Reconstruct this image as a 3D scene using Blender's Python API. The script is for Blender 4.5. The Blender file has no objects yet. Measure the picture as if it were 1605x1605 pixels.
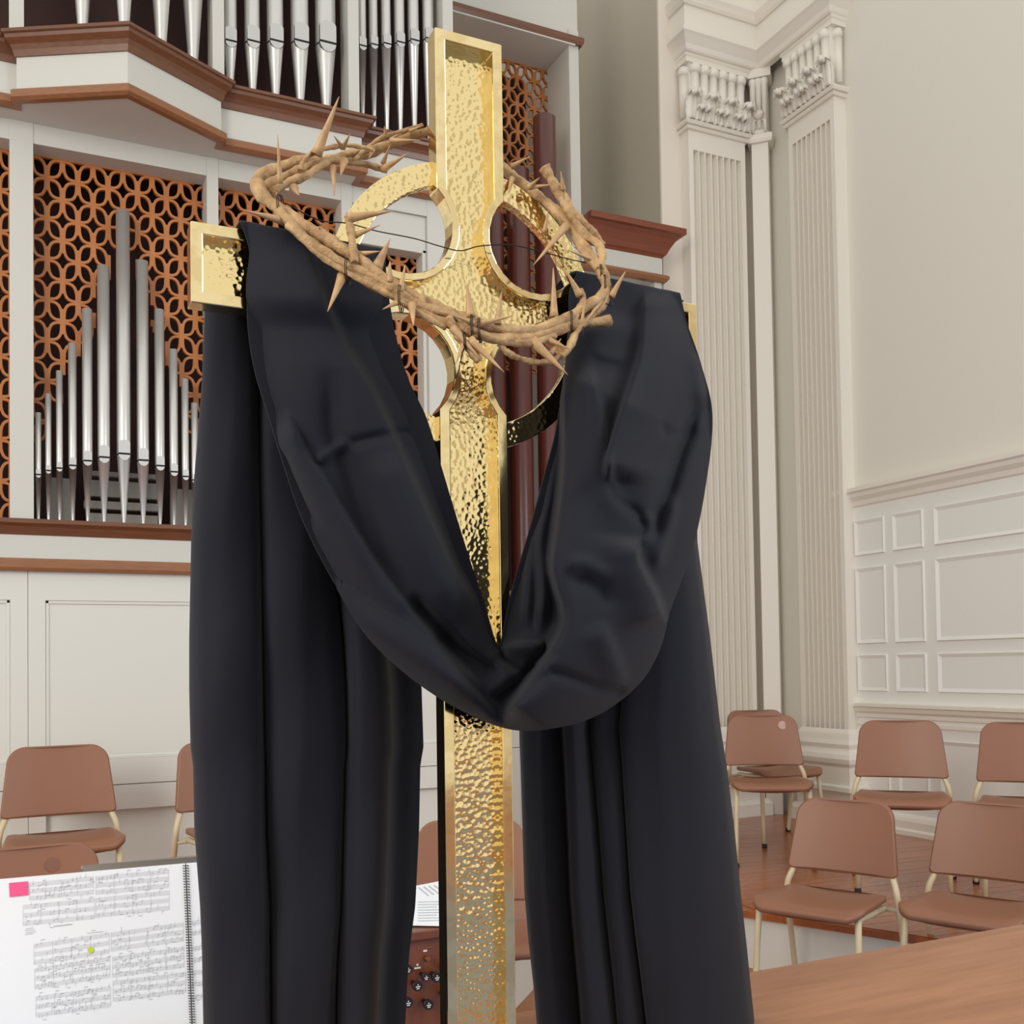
import bpy, math, random
import numpy as np
from mathutils import Vector, Matrix

random.seed(7)
SC = bpy.context.scene
COL = SC.collection
PI = math.pi

# ------------------------------------------------------------------ camera
F, CX, CY = 1620.0, 803.0, 997.23
TH, PT, RO = 0.44484, 0.028575, -0.015092
EYE = np.array([0.0, 0.0, 1.37])
fw = np.array([math.sin(TH) * math.cos(PT), math.cos(TH) * math.cos(PT), math.sin(PT)])
_ri = np.array([math.cos(TH), -math.sin(TH), 0.0])
_up = np.cross(_ri, fw)
RI = _ri * math.cos(RO) + _up * math.sin(RO)
UP = -_ri * math.sin(RO) + _up * math.cos(RO)

def ray(x, y): return fw + RI * ((x - CX) / F) - UP * ((y - CY) / F)
def onX(x, y, X): d = ray(x, y); return EYE + d * (X / d[0])
def onY(x, y, Y): d = ray(x, y); return EYE + d * (Y / d[1])
def onZ(x, y, Z): d = ray(x, y); return EYE + d * ((Z - EYE[2]) / d[2])
def onPlane(x, y, p, n):
    d = ray(x, y); return EYE + d * (np.dot(np.asarray(p) - EYE, n) / np.dot(d, n))

cam = bpy.data.cameras.new('camera')
cam.sensor_fit = 'HORIZONTAL'; cam.sensor_width = 36.0
cam.lens = F / 1605.0 * 36.0
cam.shift_x = -(CX - 802.5) / 1605.0
cam.shift_y = (CY - 802.5) / 1605.0
cam.clip_start = 0.02; cam.clip_end = 100
camo = bpy.data.objects.new('camera', cam); COL.objects.link(camo)
M = Matrix(((RI[0], UP[0], -fw[0], EYE[0]), (RI[1], UP[1], -fw[1], EYE[1]), (RI[2], UP[2], -fw[2], EYE[2]), (0, 0, 0, 1)))
camo.matrix_world = M
SC.camera = camo

# ------------------------------------------------------------------ world, light, exposure
w = bpy.data.worlds.new('world'); SC.world = w; w.use_nodes = True
bg = w.node_tree.nodes['Background']
bg.inputs[0].default_value = (1.0, 0.98, 0.945, 1); bg.inputs[1].default_value = 0.80
def area(name, loc, target, sx, sy, power, col):
    l = bpy.data.lights.new(name, 'AREA'); l.shape = 'RECTANGLE'; l.size = sx; l.size_y = sy
    l.energy = power; l.color = col
    o = bpy.data.objects.new(name, l); COL.objects.link(o); o.location = loc
    o.rotation_euler = (Vector(target) - Vector(loc)).to_track_quat('-Z', 'Y').to_euler()
    return o
area('window_daylight', (4.6, -1.6, 3.4), (0.6, 1.6, 1.2), 1.8, 3.4, 110, (0.82, 0.91, 1.0))
area('window_daylight', (-4.2, -1.0, 3.6), (1.6, 3.8, 2.0), 2.4, 3.6, 190, (1.0, 0.95, 0.87))
SC.view_settings.view_transform = 'Standard'
SC.view_settings.look = 'None'
SC.view_settings.gamma = 1.0
SC.view_settings.use_curve_mapping = False
SC.view_settings.exposure = 0.2

# ------------------------------------------------------------------ materials
def lin(r, g, b):
    f = lambda c: (c / 255 / 12.92) if c / 255 <= 0.04045 else ((c / 255 + 0.055) / 1.055) ** 2.4
    return (f(r), f(g), f(b), 1.0)
MATS = {}
def mat(name, rgb, rough=0.5, metal=0.0, noise=None, bump=None, spec=0.5, sheen=0.0, coat=0.0, scale3=(1, 1, 1)):
    """noise=(scale, second colour, contrast); bump=(kind, scale, strength, distance)"""
    m = bpy.data.materials.new(name); m.use_nodes = True
    nt = m.node_tree; b = nt.nodes['Principled BSDF']
    b.inputs['Base Color'].default_value = rgb
    b.inputs['Roughness'].default_value = rough
    b.inputs['Metallic'].default_value = metal
    b.inputs['Specular IOR Level'].default_value = spec
    if sheen: b.inputs['Sheen Weight'].default_value = sheen; b.inputs['Sheen Roughness'].default_value = 0.5
    if coat: b.inputs['Coat Weight'].default_value = coat; b.inputs['Coat Roughness'].default_value = 0.12
    tc = nt.nodes.new('ShaderNodeTexCoord'); mp = nt.nodes.new('ShaderNodeMapping')
    mp.inputs['Scale'].default_value = scale3
    nt.links.new(tc.outputs['Object'], mp.inputs['Vector'])
    if noise:
        n = nt.nodes.new('ShaderNodeTexNoise'); n.inputs['Scale'].default_value = noise[0]
        n.inputs['Detail'].default_value = 6.0; n.inputs['Roughness'].default_value = 0.6
        nt.links.new(mp.outputs[0], n.inputs['Vector'])
        r = nt.nodes.new('ShaderNodeValToRGB'); c = noise[2]
        r.color_ramp.elements[0].position = 0.5 - c; r.color_ramp.elements[1].position = 0.5 + c
        r.color_ramp.elements[0].color = rgb; r.color_ramp.elements[1].color = noise[1]
        nt.links.new(n.outputs['Fac'], r.inputs['Fac']); nt.links.new(r.outputs[0], b.inputs['Base Color'])
    if bump:
        kind, sc, st, dist = bump
        if kind == 'voronoi':
            t = nt.nodes.new('ShaderNodeTexVoronoi'); t.feature = 'SMOOTH_F1'; t.inputs['Smoothness'].default_value = 0.55
            out = t.outputs['Distance']
        else:
            t = nt.nodes.new('ShaderNodeTexNoise'); t.inputs['Detail'].default_value = 3.0; out = t.outputs['Fac']
        t.inputs['Scale'].default_value = sc
        nt.links.new(mp.outputs[0], t.inputs['Vector'])
        bp = nt.nodes.new('ShaderNodeBump'); bp.inputs['Strength'].default_value = st; bp.inputs['Distance'].default_value = dist
        nt.links.new(out, bp.inputs['Height']); nt.links.new(bp.outputs[0], b.inputs['Normal'])
    MATS[name] = m
    return m
mat('organ_white', lin(203, 202, 193), 0.45)
mat('base_white', lin(216, 216, 208), 0.5)
mat('wall_cream', lin(225, 221, 209), 0.75, bump=('noise', 60, 0.05, 0.01))
mat('wall_pink', lin(226, 217, 204), 0.75)
mat('trim_cream', lin(232, 226, 214), 0.5)
mat('panel_cream', lin(233, 232, 225), 0.5)
mat('recess_grey', lin(184, 176, 160), 0.8)
mat('stained_wood', lin(96, 56, 30), 0.35, noise=(9, lin(120, 74, 44), 0.25), scale3=(1, 6, 14), coat=0.25)
mat('ledge_wood', lin(130, 82, 48), 0.4, noise=(9, lin(152, 102, 66), 0.25), scale3=(1, 6, 14), coat=0.2)
mat('red_wood', lin(112, 50, 26), 0.35, noise=(9, lin(134, 66, 38), 0.25), scale3=(1, 6, 14), coat=0.3)
mat('lattice_wood', lin(192, 122, 66), 0.5, noise=(6, lin(172, 104, 54), 0.3))
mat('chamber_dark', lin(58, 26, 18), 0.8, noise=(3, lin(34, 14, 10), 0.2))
mat('chest_grey', lin(150, 146, 140), 0.6)
mat('tin', lin(222, 220, 215), 0.36, 0.72, noise=(4, lin(208, 208, 206), 0.4), scale3=(6, 6, 1))
mat('tin_lip', lin(204, 203, 200), 0.38, 0.85)
mat('slot_black', lin(18, 17, 17), 0.8)
mat('pipe_mahogany', lin(98, 42, 30), 0.32, noise=(5, lin(72, 29, 22), 0.25), scale3=(8, 8, 0.6), coat=0.15)
mat('gold_polished', (0.92, 0.745, 0.40, 1), 0.12, 1.0, noise=(38, (0.82, 0.64, 0.32, 1), 0.06), bump=('noise', 22, 0.04, 0.01))
mat('gold_hammered', (0.92, 0.735, 0.36, 1), 0.10, 1.0, bump=('voronoi', 190, 0.22, 0.0034))
mat('cloth_black', lin(28, 29, 37), 0.8, spec=0.18, sheen=0.06, bump=('noise', 900, 0.08, 0.001))
mat('thornwood', lin(206, 170, 120), 0.6, noise=(48, lin(132, 96, 58), 0.22), bump=('noise', 170, 0.8, 0.003), scale3=(1, 1, 1))
mat('thorn_tip', lin(204, 168, 120), 0.5, noise=(60, lin(160, 120, 78), 0.3))
mat('wire_iron', lin(52, 44, 38), 0.45, 0.8)
mat('chair_plastic', lin(146, 99, 74), 0.42, noise=(2, lin(138, 92, 68), 0.3))
mat('chair_metal', lin(206, 188, 154), 0.4)
mat('rubber_black', lin(30, 28, 27), 0.7)
mat('sticker_pale', lin(190, 158, 148), 0.6)
mat('sticker_brown', lin(132, 88, 68), 0.6)
mat('floor_wood', lin(170, 96, 54), 0.24, noise=(5, lin(142, 74, 38), 0.25), scale3=(0.7, 9, 1), coat=0.15)
mat('table_wood', lin(176, 123, 88), 0.42, noise=(4.5, lin(150, 100, 68), 0.2), scale3=(1, 8, 8), bump=('noise', 30, 0.12, 0.002))
mat('console_wood', lin(128, 70, 44), 0.32, noise=(4, lin(104, 54, 34), 0.25), scale3=(8, 8, 1), coat=0.3)
mat('paper', lin(245, 249, 255), 0.7)
mat('paper_left', lin(232, 232, 234), 0.7)
mat('ink_grey', lin(186, 188, 192), 0.8)
mat('ink_dark', lin(96, 97, 102), 0.8)
mat('tab_pink', lin(250, 92, 150), 0.6)
mat('marker_yellow', lin(206, 224, 50), 0.6)
mat('stand_metal', lin(150, 142, 132), 0.35, 0.6)
mat('coil_dark', lin(70, 64, 62), 0.4)
mat('knob_black', lin(34, 26, 24), 0.3)
mat('ivory', lin(232, 226, 214), 0.5)
mat('carpet_grey', lin(136, 144, 172), 0.95, noise=(30, lin(120, 128, 154), 0.3))
mat('nave_floor', lin(176, 116, 76), 0.5, noise=(5, lin(150, 94, 60), 0.25), scale3=(0.7, 9, 1))

# ------------------------------------------------------------------ mesh helpers
class MB:
    def __init__(s): s.v = []; s.f = []; s.sm = []
    def add(s, vs, fs, smooth=False):
        o = len(s.v); s.v += [tuple(map(float, p)) for p in vs]
        s.f += [tuple(i + o for i in f) for f in fs]; s.sm += [smooth] * len(fs)
    def box(s, x0, x1, y0, y1, z0, z1):
        s.add([(x0, y0, z0), (x1, y0, z0), (x1, y1, z0), (x0, y1, z0), (x0, y0, z1), (x1, y0, z1), (x1, y1, z1), (x0, y1, z1)],
              [(0, 3, 2, 1), (4, 5, 6, 7), (0, 1, 5, 4), (1, 2, 6, 5), (2, 3, 7, 6), (3, 0, 4, 7)])
    def prism(s, poly, z0, z1):
        n = len(poly)
        s.add([(x, y, z0) for x, y in poly] + [(x, y, z1) for x, y in poly],
              [tuple(range(n - 1, -1, -1)), tuple(range(n, 2 * n))] + [(i, (i + 1) % n, n + (i + 1) % n, n + i) for i in range(n)])
    def prismY(s, poly, y0, y1):   # poly in (x,z)
        n = len(poly)
        s.add([(x, y0, z) for x, z in poly] + [(x, y1, z) for x, z in poly],
              [tuple(range(n)), tuple(range(2 * n - 1, n - 1, -1))] + [(i, n + i, n + (i + 1) % n, (i + 1) % n) for i in range(n)])
    def lathe(s, prof, cx=0, cy=0, n=24, smooth=True, caps=True):
        vs = []; fs = []; m = len(prof)
        for r, z in prof:
            for k in range(n):
                a = 2 * PI * k / n; vs.append((cx + r * math.cos(a), cy + r * math.sin(a), z))
        for j in range(m - 1):
            for k in range(n):
                k2 = (k + 1) % n; fs.append((j * n + k, j * n + k2, (j + 1) * n + k2, (j + 1) * n + k))
        s.add(vs, fs, smooth)
        if caps:
            o = len(s.v) - m * n
            s.f.append(tuple(o + k for k in range(n - 1, -1, -1))); s.sm.append(False)
            s.f.append(tuple(o + (m - 1) * n + k for k in range(n))); s.sm.append(False)
    def tube(s, pts, rad, n=10, smooth=True, wob=None):
        P = [Vector(p) for p in pts]; m = len(P)
        R = rad if isinstance(rad, (list, tuple)) else [rad] * m
        vs = []; fs = []; nrm = None
        for i in range(m):
            t = (P[min(i + 1, m - 1)] - P[max(i - 1, 0)]).normalized()
            if nrm is None: nrm = t.orthogonal().normalized()
            else: nrm = (nrm - t * nrm.dot(t)).normalized()
            b = t.cross(nrm)
            for k in range(n):
                a = 2 * PI * k / n; r = R[i] * (wob(i, k) if wob else 1.0)
                vs.append(P[i] + (nrm * math.cos(a) + b * math.sin(a)) * r)
        for i in range(m - 1):
            for k in range(n):
                k2 = (k + 1) % n; fs.append((i * n + k, i * n + k2, (i + 1) * n + k2, (i + 1) * n + k))
        s.add(vs, fs, smooth)
        o = len(s.v) - m * n
        s.f.append(tuple(o + k for k in range(n - 1, -1, -1))); s.sm.append(False)
        s.f.append(tuple(o + (m - 1) * n + k for k in range(n))); s.sm.append(False)
    def sweep(s, path, prof):
        """prof = closed list of (offset outwards, z); path in xy, outwards is to the right of travel direction."""
        m = len(path); n = len(prof); vs = []; fs = []
        P = [Vector(p) for p in path]
        for i in range(m):
            d0 = (P[i] - P[i - 1]).normalized() if i > 0 else None
            d1 = (P[i + 1] - P[i]).normalized() if i < m - 1 else None
            d0 = d0 or d1; d1 = d1 or d0
            n0 = Vector((d0.y, -d0.x)); n1 = Vector((d1.y, -d1.x))
            mi = (n0 + n1); mi = mi.normalized(); sc = 1.0 / max(0.25, mi.dot(n0))
            for o, z in prof: vs.append((P[i].x + mi.x * o * sc, P[i].y + mi.y * o * sc, z))
        for i in range(m - 1):
            for k in range(n):
                k2 = (k + 1) % n; fs.append((i * n + k, (i + 1) * n + k, (i + 1) * n + k2, i * n + k2))
        fs.append(tuple(range(n))); fs.append(tuple((m - 1) * n + k for k in range(n - 1, -1, -1)))
        s.add(vs, fs)
    def mesh(s, name):
        me = bpy.data.meshes.new(name); me.from_pydata(s.v, [], s.f)
        me.polygons.foreach_set('use_smooth', s.sm); me.update(); return me
    def build(s, name, material, parent=None, bevel=0.0):
        o = bpy.data.objects.new(name, s.mesh(name)); COL.objects.link(o)
        if material: o.data.materials.append(MATS[material])
        if parent: o.parent = parent
        fix_normals(o.data)
        if bevel:
            b = o.modifiers.new('bevel', 'BEVEL'); b.width = bevel; b.segments = 2; b.limit_method = 'ANGLE'; b.angle_limit = 0.6
        return o
import bmesh
def fix_normals(me):
    bm = bmesh.new(); bm.from_mesh(me); bmesh.ops.recalc_face_normals(bm, faces=bm.faces); bm.to_mesh(me); bm.free()
def box_ob(name, material, parent, x0, x1, y0, y1, z0, z1, bevel=0.0):
    b = MB(); b.box(x0, x1, y0, y1, z0, z1); return b.build(name, material, parent, bevel)
def empty(name, label=None, cat=None, loc=(0, 0, 0), rz=0.0, group=None, kind=None):
    o = bpy.data.objects.new(name, None); COL.objects.link(o); o.location = loc; o.rotation_euler = (0, 0, rz)
    o.empty_display_size = 0.05
    return tag(o, label, cat, group, kind)
def tag(o, label=None, cat=None, group=None, kind=None):
    if label: o['label'] = label
    if cat: o['category'] = cat
    if group: o['group'] = group
    if kind: o['kind'] = kind
    return o
def share(o, name, parent, loc=(0, 0, 0), rot=(0, 0, 0), scale=(1, 1, 1)):
    c = o.copy(); c.name = name; COL.objects.link(c); c.parent = parent
    c.location = loc; c.rotation_euler = rot; c.scale = scale; return c
def copy_tree(o, parent=None):
    c = o.copy(); COL.objects.link(c); c.parent = parent
    for ch in o.children: copy_tree(ch, c)
    return c
def spline(pts, n):
    """Catmull-Rom through the points (any dimension), n samples."""
    P = np.asarray(pts, float); m = len(P)
    t = np.concatenate([[0], np.cumsum(np.linalg.norm(np.diff(P[:, :2], axis=0), axis=1) + 1e-9)]); t /= t[-1]
    T = np.zeros_like(P)
    for i in range(m):
        a, b = max(i - 1, 0), min(i + 1, m - 1); T[i] = (P[b] - P[a]) / (t[b] - t[a])
    out = []
    for u in np.linspace(0, 1, n):
        i = min(np.searchsorted(t, u, side='right') - 1, m - 2); i = max(i, 0); h = t[i + 1] - t[i]; q = (u - t[i]) / h
        out.append((2*q**3-3*q**2+1)*P[i] + (q**3-2*q**2+q)*h*T[i] + (-2*q**3+3*q**2)*P[i+1] + (q**3-q**2)*h*T[i+1])
    return np.array(out)

# ------------------------------------------------------------------ the setting
RZ = 0.26      # height of the risers
XR, YB = 5.10, 6.15
fl = MB(); fl.box(-7, 7, -9, 7.2, -0.08, 0.0)
tag(fl.build('floor', 'nave_floor'), kind='structure')
fl = MB(); fl.box(-6.5, 5.0, -4.0, 3.2, 0.0, 0.008)
tag(fl.build('floor_carpet', 'carpet_grey'), kind='structure')

def riser(name, poly, label, dz=0.0):
    r = empty(name, label, 'platform', kind='structure')
    b = MB(); b.prism(poly, 0.0, RZ - 0.03); b.build('riser_front', 'base_white', r)
    b = MB(); n = len(poly); c = np.mean(poly, axis=0)
    b.prism([tuple(np.array(p) + (np.array(p) - c) / np.linalg.norm(np.array(p) - c) * 0.03) for p in poly], RZ - 0.03, RZ - 0.001 - dz)
    b.build('plank_bed', 'floor_wood', r)
    return r
RISER_R = [(2.62, 4.52), (2.975, 3.726), (3.281, 3.04), (3.62, 2.28), (5.08, 2.28), (5.08, 6.1), (2.62, 6.0)]
RISER_L = [(-3.2, 3.55), (1.58, 3.55), (1.801, 3.786), (2.60, 4.643), (2.60, 6.0), (2.0, 6.0), (-3.2, 5.12)]
riser('floor_riser_right', RISER_R, 'white fronted wooden choir platform under the right hand chairs')
riser('floor_riser_left', RISER_L, 'white fronted wooden choir platform in front of the organ', 0.003)
# planks on the right platform, laid along the nosing of the step
def clip_poly(poly, nx, ny, c, keep_less):
    out = []
    for i in range(len(poly)):
        a, b = poly[i], poly[(i + 1) % len(poly)]
        da, db = a[0]*nx + a[1]*ny - c, b[0]*nx + b[1]*ny - c
        ina, inb = (da <= 0) == keep_less, (db <= 0) == keep_less
        if ina: out.append(a)
        if ina != inb:
            t = da / (da - db); out.append((a[0] + (b[0]-a[0])*t, a[1] + (b[1]-a[1])*t))
    return out
def planks(parent, poly, dirv, wdt, z0, z1, material):
    d = np.array(dirv) / np.linalg.norm(dirv); nx, ny = -d[1], d[0]
    pr = [p[0]*nx + p[1]*ny for p in poly]; c = min(pr); k = 0
    while c < max(pr):
        q = clip_poly(clip_poly(poly, nx, ny, c + 0.0012, False), nx, ny, c + wdt - 0.0012, True)
        if len(q) >= 3:
            b = MB(); b.prism(q, z0, z1 + (k % 3) * 0.0004); b.build('plank', material, parent)
        c += wdt; k += 1
rr = bpy.data.objects['floor_riser_right']
planks(rr, [(2.97, 3.72), (3.27, 3.05), (3.55, 2.42), (5.05, 2.42), (5.05, 6.05), (3.2, 5.9)], (1.0, -0.1), 0.085, RZ - 0.001, RZ + 0.003, 'floor_wood')

# right wall
wr = empty('wall_right', kind='structure')
box_ob('plaster', 'wall_cream', wr, XR, XR + 0.2, -9, YB + 0.2, 0, 7.4)
mb = MB(); mb.box(XR - 0.012, XR, -9, 5.40, RZ, 2.44); mb.build('wainscot_board', 'panel_cream', wr)
# dado cap: profile swept along Y (outwards is -X)
def along_right(prof, y0, y1, name, material, parent):
    b = MB(); b.sweep([(XR - 0.012, y1), (XR - 0.012, y0)], prof); return b.build(name, material, parent)
along_right([(0, 2.40), (0.012, 2.41), (0.018, 2.44), (0.04, 2.465), (0.045, 2.49), (0.062, 2.50), (0.062, 2.525), (0, 2.53)], -9, 5.41, 'dado_cap', 'trim_cream', wr)
along_right([(0, 0.99), (0.012, 0.995), (0.012, 1.02), (0.028, 1.035), (0.034, 1.06), (0.05, 1.066), (0.05, 1.086), (0, 1.09)], -9, 5.40, 'chair_rail', 'trim_cream', wr)
along_right([(0, 0.94), (0.01, 0.943), (0.01, 0.962), (0, 0.966)], -9, 5.40, 'rail_bead', 'trim_cream', wr)
along_right([(0, RZ), (0.03, RZ), (0.03, 0.35), (0.022, 0.372), (0.012, 0.385), (0, 0.39)], -9, 5.40, 'baseboard_moulding', 'trim_cream', wr)
along_right([(0, RZ), (0.042, RZ), (0.042, RZ + 0.03), (0.034, RZ + 0.042), (0, RZ + 0.044)], -9, 5.40, 'quarter_round', 'trim_cream', wr)
def wall_panel(y0, y1, z0, z1):
    """sunk bevel round a raised field: y0>y1 goes towards the camera"""
    b = MB(); x = XR - 0.012; bw = 0.028
    o = [(y0, z0), (y1, z0), (y1, z1), (y0, z1)]; i = [(y0 - bw, z0 + bw), (y1 + bw, z0 + bw), (y1 + bw, z1 - bw), (y0 - bw, z1 - bw)]
    e = 0.006; j = [(y0 - e, z0 + e), (y1 + e, z0 + e), (y1 + e, z1 - e), (y0 - e, z1 - e)]
    vs = [(x, a, c) for a, c in o] + [(x - 0.012, a, c) for a, c in j] + [(x - 0.002, a, c) for a, c in i]
    fs = []
    for L in (0, 4):
        for k in range(4): fs.append((L + k, L + (k + 1) % 4, L + 4 + (k + 1) % 4, L + 4 + k))
    fs.append((8, 9, 10, 11)); b.add(vs, fs); b.build('panel', 'panel_cream', wr)
cols = [(5.275, 5.01), (4.94, 4.69), (4.605, 3.62), (3.54, 3.29), (3.21, 2.2)]
for (a, b_) in cols:
    for (z0, z1) in ((2.07, 2.31), (1.48, 1.99), (1.165, 1.41)): wall_panel(a, b_, z0, z1)
for (a, b_) in cols: wall_panel(a, b_, 0.46, 0.875)

# back wall with the organ opening, and the wall far behind it
wb = empty('wall_back', kind='structure')
box_ob('plaster', 'wall_pink', wb, 4.176, XR, YB, YB + 0.25, 0, 7.4)
box_ob('jamb_return', 'recess_grey', wb, 4.166, 4.176, YB + 0.004, 8.0, 0, 7.4)
box_ob('chamber_wall', 'recess_grey', wb, -3.5, 4.4, 8.0, 8.1, 0, 7.4)
b = MB(); b.sweep([(4.18, YB - 0.002), (5.1, YB - 0.002)], [(0, RZ), (0.05, RZ), (0.05, 0.36), (0.035, 0.40), (0.0, 0.41)]); b.build('baseboard_moulding', 'trim_cream', wb)
b = MB(); b.sweep([(4.18, YB - 0.002), (5.1, YB - 0.002)], [(0, 0.70), (0.012, 0.70), (0.03, 0.74), (0.012, 0.76), (0, 0.77)]); b.build('base_bead', 'trim_cream', wb)

# ------------------------------------------------------------------ pilasters
def pilaster(label, loc, rz, wd, z_base, z_cap0, z_cap1, nfl=8, nre=6, nle=4):
    """local: width along +x centred, outwards is -y, wall at y=0"""
    t = empty('pilaster', label, 'pilaster', loc, rz)
    h = wd / 2; d = 0.10
    # fluted shaft: one profile, extruded
    prof = [(-h, 0.0), (-h, -d)]
    mg = 0.035; step = (wd - 2 * mg) / nfl
    for k in range(nfl):
        a = -h + mg + k * step; fwid = step * 0.82
        c = a + step / 2
        for q in range(9):
            an = PI * q / 8; prof.append((c - fwid / 2 * math.cos(an), -d + 0.05 * math.sin(an)))
    prof += [(h, -d), (h, 0.0)]
    b = MB(); n = len(prof); z0, z1 = z_base, z_cap0 - 0.14
    b.add([(x, y, z0) for x, y in prof] + [(x, y, z1) for x, y in prof], [(k, (k + 1) % n, n + (k + 1) % n, n + k) for k in range(n)])
    b.build('fluted_shaft', 'trim_cream', t)
    b = MB(); b.box(-h, h, -d, 0, z1, z_cap0); b.build('shaft_top', 'trim_cream', t)
    path = [(-h, 0.0), (-h, -d), (h, -d), (h, 0.0)]
    # attic base: stacked mouldings
    b = MB()
    b.sweep(path, [(0, z_base - 0.06), (0.03, z_base - 0.06), (0.02, z_base - 0.02), (0.008, z_base), (0, z_base + 0.01)])
    b.sweep(path, [(0, z_base - 0.12), (0.035, z_base - 0.12), (0.045, z_base - 0.09), (0.03, z_base - 0.06), (0, z_base - 0.06)])
    b.sweep(path, [(0, z_base - 0.24), (0.05, z_base - 0.24), (0.075, z_base - 0.215), (0.082, z_base - 0.185), (0.07, z_base - 0.155), (0.045, z_base - 0.135), (0.035, z_base - 0.12), (0, z_base - 0.12)])
    b.box(-h - 0.06, h + 0.06, -d - 0.06, 0, z_base - 0.36, z_base - 0.24); b.build('base_moulding', 'trim_cream', t)
    b = MB(); b.sweep(path, [(0, z_base - 0.42), (0.085, z_base - 0.40), (0.085, z_base - 0.37), (0.06, z_base - 0.36), (0, z_base - 0.36)])
    b.box(-h - 0.03, h + 0.03, -d - 0.03, 0, RZ, z_base - 0.40); b.sweep(path, [(0, RZ), (0.07, RZ), (0.07, RZ + 0.09), (0.045, RZ + 0.12), (0, RZ + 0.13)])
    b.build('pedestal', 'trim_cream', t)
    # capital
    b = MB()
    b.sweep(path, [(0, z_cap0), (0.02, z_cap0), (0.03, z_cap0 + 0.014), (0.02, z_cap0 + 0.028), (0, z_cap0 + 0.03)])
    b.sweep(path, [(0, z_cap0 + 0.03), (0.034, z_cap0 + 0.032), (0.044, z_cap0 + 0.048), (0.034, z_cap0 + 0.064), (0, z_cap0 + 0.066)])
    b.build('astragal', 'trim_cream', t)
    b = MB(); b.box(-h + 0.01, h - 0.01, -d - 0.012, 0, z_cap0 + 0.06, z_cap1); b.build('bell', 'trim_cream', t)
    rw = (wd - 0.02) / nre
    proto = None
    for k in range(nre):
        x = -h + 0.01 + rw * (k + 0.5)
        if proto is None:
            b = MB(); b.lathe([(rw * 0.36, z_cap0 + 0.10), (rw * 0.42, z_cap1 - 0.08)], 0, 0, 12)
            b.lathe([(0.001, z_cap1 - 0.085), (rw * 0.50, z_cap1 - 0.075), (rw * 0.56, z_cap1 - 0.05), (rw * 0.46, z_cap1 - 0.022), (rw * 0.2, z_cap1 - 0.008), (0.001, z_cap1 - 0.006)], 0, -0.008, 12, caps=False)
            proto = b.build('reed', 'trim_cream', t); proto.location = (x, -d - 0.016, 0)
        else: share(proto, 'reed', t, (x, -d - 0.016, 0))
    for sx in (-1, 1):
        share(proto, 'reed', t, (sx * (h - 0.004), -d * 0.45, 0))
    # acanthus leaves with a curled lip
    def leaf_mesh(zb, zt, lw):
        b = MB(); n, mm = 9, 10; vs = []; fs = []
        for j in range(mm + 1):
            s = j / mm; z = zb + (zt - zb) * min(1, s / 0.82); out = 0.012 + 0.02 * s
            if s > 0.82: q = (s - 0.82) / 0.18; out += 0.075 * math.sin(q * PI * 0.7); z = zt + 0.012 * math.sin(q * PI) - 0.035 * q * q
            wloc = lw * (0.62 + 0.45 * math.sin(PI * min(1, s * 0.9 + 0.1)) * (1 - 0.25 * s)) * (1 + 0.08 * math.cos(s * 22)) * (1.0 if s < 0.8 else 1.15)
            for i in range(n):
                u = i / (n - 1) * 2 - 1
                vs.append((u * wloc, -out - 0.022 * (1 - u * u) + 0.008 * math.cos(u * 3 * PI), z - 0.02 * u * u))
        for j in range(mm):
            for i in range(n - 1): fs.append((j*n+i, j*n+i+1, (j+1)*n+i+1, (j+1)*n+i))
        b.add(vs, fs, True)
        b.lathe([(0.001, zt - 0.03), (lw * 0.5, zt - 0.022), (lw * 0.8, zt - 0.002), (lw * 0.6, zt + 0.016), (0.001, zt + 0.024)], 0, -0.052, 12, caps=False); return b
    lw = wd / nle * 0.44
    lp = leaf_mesh(z_cap0 + 0.066, z_cap0 + 0.25, lw).build('leaf', 'trim_cream', t)
    lp.modifiers.new('solid', 'SOLIDIFY').thickness = 0.01
    xs = [-h + 0.01 + (wd - 0.02) * k / (nle - 1) for k in range(nle)]
    for k, x in enumerate(xs):
        if k == 0: lp.location = (x, -d - 0.006, 0)
        else: share(lp, 'leaf', t, (x, -d - 0.006, 0))
    l2 = leaf_mesh(z_cap0 + 0.066, z_cap0 + 0.15, lw * 0.62).build('leaflet', 'trim_cream', t)
    l2.modifiers.new('solid', 'SOLIDIFY').thickness = 0.008
    for k in range(nle - 1):
        for e in (-0.16, 0.16):
            x = (xs[k] + xs[k + 1]) / 2 + e * (xs[1] - xs[0])
            if k == 0 and e < 0: l2.location = (x, -d - 0.004, 0)
            else: share(l2, 'leaflet', t, (x, -d - 0.004, 0))
    b = MB(); b.sweep(path, [(-0.02, z_cap1 - 0.004), (0.024, z_cap1 - 0.004), (0.024, z_cap1 + 0.03), (0.034, z_cap1 + 0.04), (0.034, z_cap1 + 0.058), (-0.02, z_cap1 + 0.058)])
    b.box(-h, h, -d, 0, z_cap1, z_cap1 + 0.056)
    b.build('abacus', 'trim_cream', t)
    return t
ZC0, ZC1 = 5.21, 5.70
pilaster('fluted cream pilaster on the back wall beside the organ', (4.60, YB, 0), 0, 0.505, 0.90, ZC0, ZC1)
pilaster('fluted cream pilaster on the right wall above the panelled wainscot', (XR, 5.515, 0), -PI / 2, 0.46, 0.90, ZC0, ZC1)
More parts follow.
